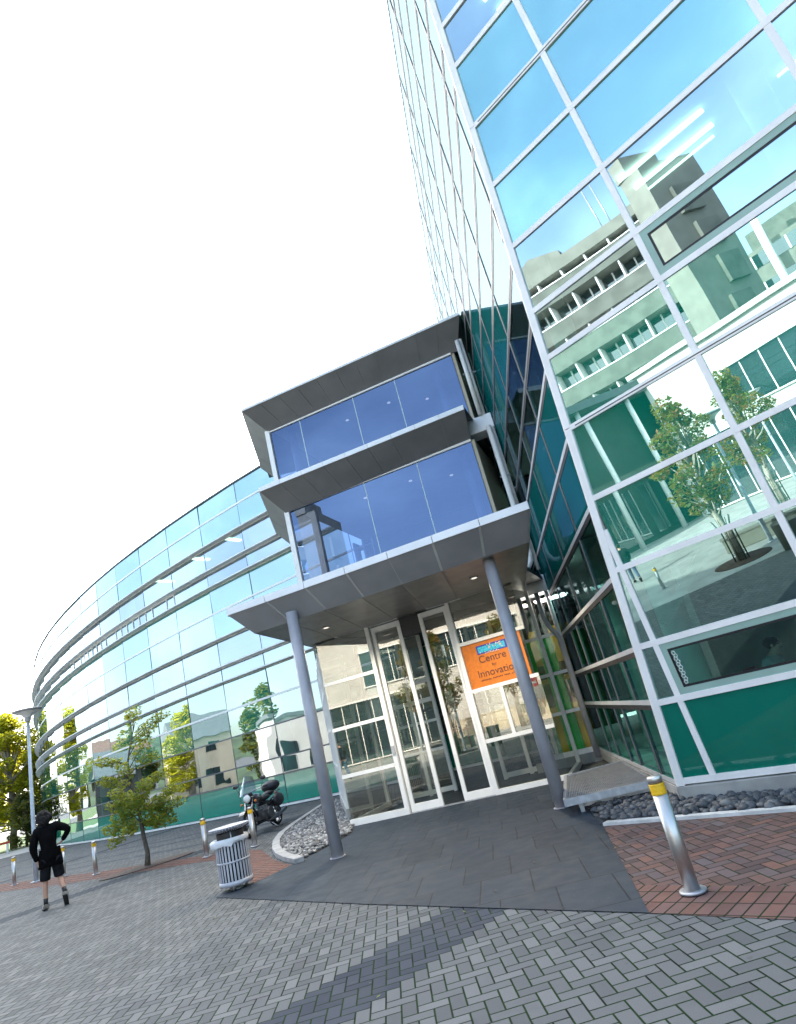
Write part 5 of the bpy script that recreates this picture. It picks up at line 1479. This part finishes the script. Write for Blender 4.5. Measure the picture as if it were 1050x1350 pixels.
# desk, monitor and seated worker behind the ground-floor window of the tower
def office():
    O = V((4.95,9.55,.215)); ax = V((.7152,-.6989,0)); ay = V((.6989,.7152,0))
    rz = math.atan2(ax.y, ax.x)
    T = thing('office_desk', 'pale office desk behind the lowest tower window', 'desk', tuple(O))
    b = MB(); b.obox(O + ax*.1 + ay*-.4 + V((0,0,.70)), ax*1.6, ay*.75, V((0,0,.035))); b.build('top', M['ceiling'], T)
    for s, e in ((.15,-.35),(.15,.25),(1.6,-.35),(1.6,.25)):
        b = MB(); b.obox(O + ax*s + ay*e, ax*.05, ay*.05, V((0,0,.70))); b.build('leg', M['galv'], T)
    m0 = O + ax*.42 + ay*-.05
    T = thing('monitor', 'boxy pale monitor standing on the office desk', 'monitor', tuple(m0 + V((0,0,.735))))
    b = MB(); b.obox(m0 + ay*-.2 + V((0,0,.80)), ax*.06, ay*.42, V((0,0,.36))); b.obox(m0 + ax*.06 + ay*-.15 + V((0,0,.83)), ax*.28, ay*.32, V((0,0,.28))); b.build('case', M['ceiling'], T, bevel=.012)
    b = MB(); b.obox(m0 - ax*.004 + ay*-.17 + V((0,0,.835)), ax*.004, ay*.36, V((0,0,.29))); b.build('screen', M['black'], T)
    b = MB(); b.obox(m0 + ax*.08 + ay*-.1 + V((0,0,.736)), ax*.18, ay*.2, V((0,0,.065))); b.build('stand', M['galv'], T)
    c = O - ax*.42 + ay*.0
    P_ = person('person in pale blue top seated at the desk behind the lowest tower window', (c.x, c.y, c.z), rz - pi/2, SIT, M['palecloth'], M['charcoalcloth'], M['black'], socks=False)
    T = thing('office_chair', 'dark swivel chair under the seated office worker', 'chair', tuple(c))
    b = MB(); b.box((c.x, c.y, c.z+.40), (.46,.46,.07), rz); b.build('seat', M['leather'], T, bevel=.02)
    b = MB(); q = c - ax*.27; b.box((q.x, q.y, c.z+.75), (.05,.42,.5), rz); b.build('backrest', M['redcloth'], T, bevel=.02)
    b = MB(); b.tube((c.x,c.y,c.z+.05), (c.x,c.y,c.z+.37), .03, n=10); b.build('post', M['galv'], T)
    b = MB()
    for k in range(5):
        a = 2*pi*k/5; b.bar((c.x,c.y,c.z+.05), (c.x+.28*cos(a), c.y+.28*sin(a), c.z+.04), .04, .03)
    b.build('base', M['galv'], T)
office()

def fallen_leaves():
    R_ = random.Random(31); b = MB()
    for i in range(150):
        if i < 70: x, y = R_.gauss(-8.0, 1.2), R_.gauss(16.2, .9)
        elif i < 105: x, y = -3.6 + R_.gauss(0,.35), 11.2 + R_.gauss(0,.5)
        else: x, y = R_.uniform(-6, 2.5), R_.uniform(4.2, 9.5)
        a = R_.uniform(0, 6.28); s_ = R_.uniform(.012,.026); d = V((cos(a), sin(a), R_.uniform(-.25,.25))); t = V((-sin(a), cos(a), 0))
        c = V((x, y, .022)); b.poly([c-d*s_, c+t*s_*.5, c+d*s_, c-t*s_*.5])
    struct(b.build('fallen_leaves', M['leaf_red']), 'stuff')
fallen_leaves()

# ================================================================== SKY, SUN, CAMERA
def world():
    w = bpy.data.worlds.new("World"); S.world = w; w.use_nodes = True
    nt = w.node_tree; nt.nodes.clear()
    out = nt.nodes.new('ShaderNodeOutputWorld'); bg = nt.nodes.new('ShaderNodeBackground')
    sky = nt.nodes.new('ShaderNodeTexSky'); sky.sky_type = 'NISHITA'; sky.sun_disc = False
    sky.sun_elevation = rad(SUN_EL); sky.sun_rotation = rad(SUN_AZ); sky.air_density = 1.0; sky.dust_density = 2.5; sky.ozone_density = .7
    # thin cirrus
    tc = nt.nodes.new('ShaderNodeTexCoord'); mp = nt.nodes.new('ShaderNodeMapping'); mp.inputs['Scale'].default_value = (1.2, 3.2, 4.0); mp.inputs['Rotation'].default_value = (0, .3, .5)
    ns = nt.nodes.new('ShaderNodeTexNoise'); ns.inputs['Scale'].default_value = 1.1; ns.inputs['Detail'].default_value = 5; ns.inputs['Roughness'].default_value = .5
    nt.links.new(tc.outputs['Generated'], mp.inputs[0]); nt.links.new(mp.outputs[0], ns.inputs['Vector'])
    mr = nt.nodes.new('ShaderNodeMapRange'); mr.interpolation_type = 'SMOOTHSTEP'
    nt.links.new(ns.outputs['Fac'], mr.inputs[0]); mr.inputs[1].default_value = .40; mr.inputs[2].default_value = .80; mr.inputs[4].default_value = .24
    mx = nt.nodes.new('ShaderNodeMix'); mx.data_type = 'RGBA'; nt.links.new(mr.outputs[0], mx.inputs[0]); nt.links.new(sky.outputs[0], mx.inputs[6]); mx.inputs[7].default_value = (8.5, 11.5, 13.5, 1)
    # bright milky veil of haze round the sun
    dp = nt.nodes.new('ShaderNodeVectorMath'); dp.operation = 'DOT_PRODUCT'; nt.links.new(tc.outputs['Generated'], dp.inputs[0])
    dp.inputs[1].default_value = (sin(rad(SUN_AZ))*cos(rad(SUN_EL)), cos(rad(SUN_AZ))*cos(rad(SUN_EL)), sin(rad(SUN_EL)))
    mv = nt.nodes.new('ShaderNodeMapRange'); mv.interpolation_type = 'SMOOTHSTEP'; nt.links.new(dp.outputs['Value'], mv.inputs[0])
    mv.inputs[1].default_value = .05; mv.inputs[2].default_value = 1.0; mv.inputs[4].default_value = .85
    m2 = nt.nodes.new('ShaderNodeMix'); m2.data_type = 'RGBA'; nt.links.new(mv.outputs[0], m2.inputs[0]); nt.links.new(mx.outputs[2], m2.inputs[6]); m2.inputs[7].default_value = (14, 13.9, 13.4, 1)
    nt.links.new(m2.outputs[2], bg.inputs[0]); bg.inputs[1].default_value = SKY
    nt.links.new(bg.outputs[0], out.inputs[0])
    l = bpy.data.lights.new('sun', 'SUN'); l.energy = SUN; l.angle = rad(.5); l.color = (1, .93, .82)
    o = bpy.data.objects.new('sun', l); COL.objects.link(o)
    d = V((sin(rad(SUN_AZ))*cos(rad(SUN_EL)), cos(rad(SUN_AZ))*cos(rad(SUN_EL)), sin(rad(SUN_EL))))
    o.rotation_euler = (-d).to_track_quat('-Z', 'Y').to_euler()
# the two lit downlights in the canopy soffit
for (x, y) in ((-1.944,12.434), (1.028,11.29)):
    l = bpy.data.lights.new('canopy_downlight', 'SPOT'); l.energy = 100; l.spot_size = rad(150); l.spot_blend = .6; l.color = (1, .88, .68); l.shadow_soft_size = .05
    o = bpy.data.objects.new('canopy_downlight', l); COL.objects.link(o); o.location = (x, y, 3.75)
SUN_AZ, SUN_EL, SUN, SKY, EXPO = 16.5, 29, 4.2, .15, 2.02
world()
cam = bpy.data.cameras.new('camera'); co = bpy.data.objects.new('camera', cam); COL.objects.link(co); S.camera = co
p_, r_ = .3214306, -.2532842
cp, sp, cr, sr = cos(p_), sin(p_), cos(r_), sin(r_)
def tocam(d):
    x, y, z = d; yc = -(z*cp - y*sp); zc = y*cp + z*sp
    return (cr*x - sr*yc, sr*x + cr*yc, zc)
cols = [tocam(e) for e in ((1,0,0), (0,1,0), (0,0,1))]
right = V((cols[0][0], cols[1][0], cols[2][0])); down = V((cols[0][1], cols[1][1], cols[2][1])); fwd = V((cols[0][2], cols[1][2], cols[2][2]))
R3 = Matrix((right, -down, -fwd)).transposed()
co.matrix_world = Matrix.Translation((0,0,1.6)) @ R3.to_4x4()
cam.sensor_fit = 'VERTICAL'; cam.sensor_height = 36; cam.lens = 36*835.085/1350; cam.clip_start = .05; cam.clip_end = 3000
S.view_settings.view_transform = 'Standard'; S.view_settings.look = 'None'; S.view_settings.exposure = EXPO; S.view_settings.gamma = 1
S.cycles.max_bounces = 10; S.cycles.glossy_bounces = 6; S.cycles.transparent_max_bounces = 16; S.cycles.diffuse_bounces = 4
S.cycles.caustics_reflective = False; S.cycles.caustics_refractive = False
S.cycles.use_denoising = True
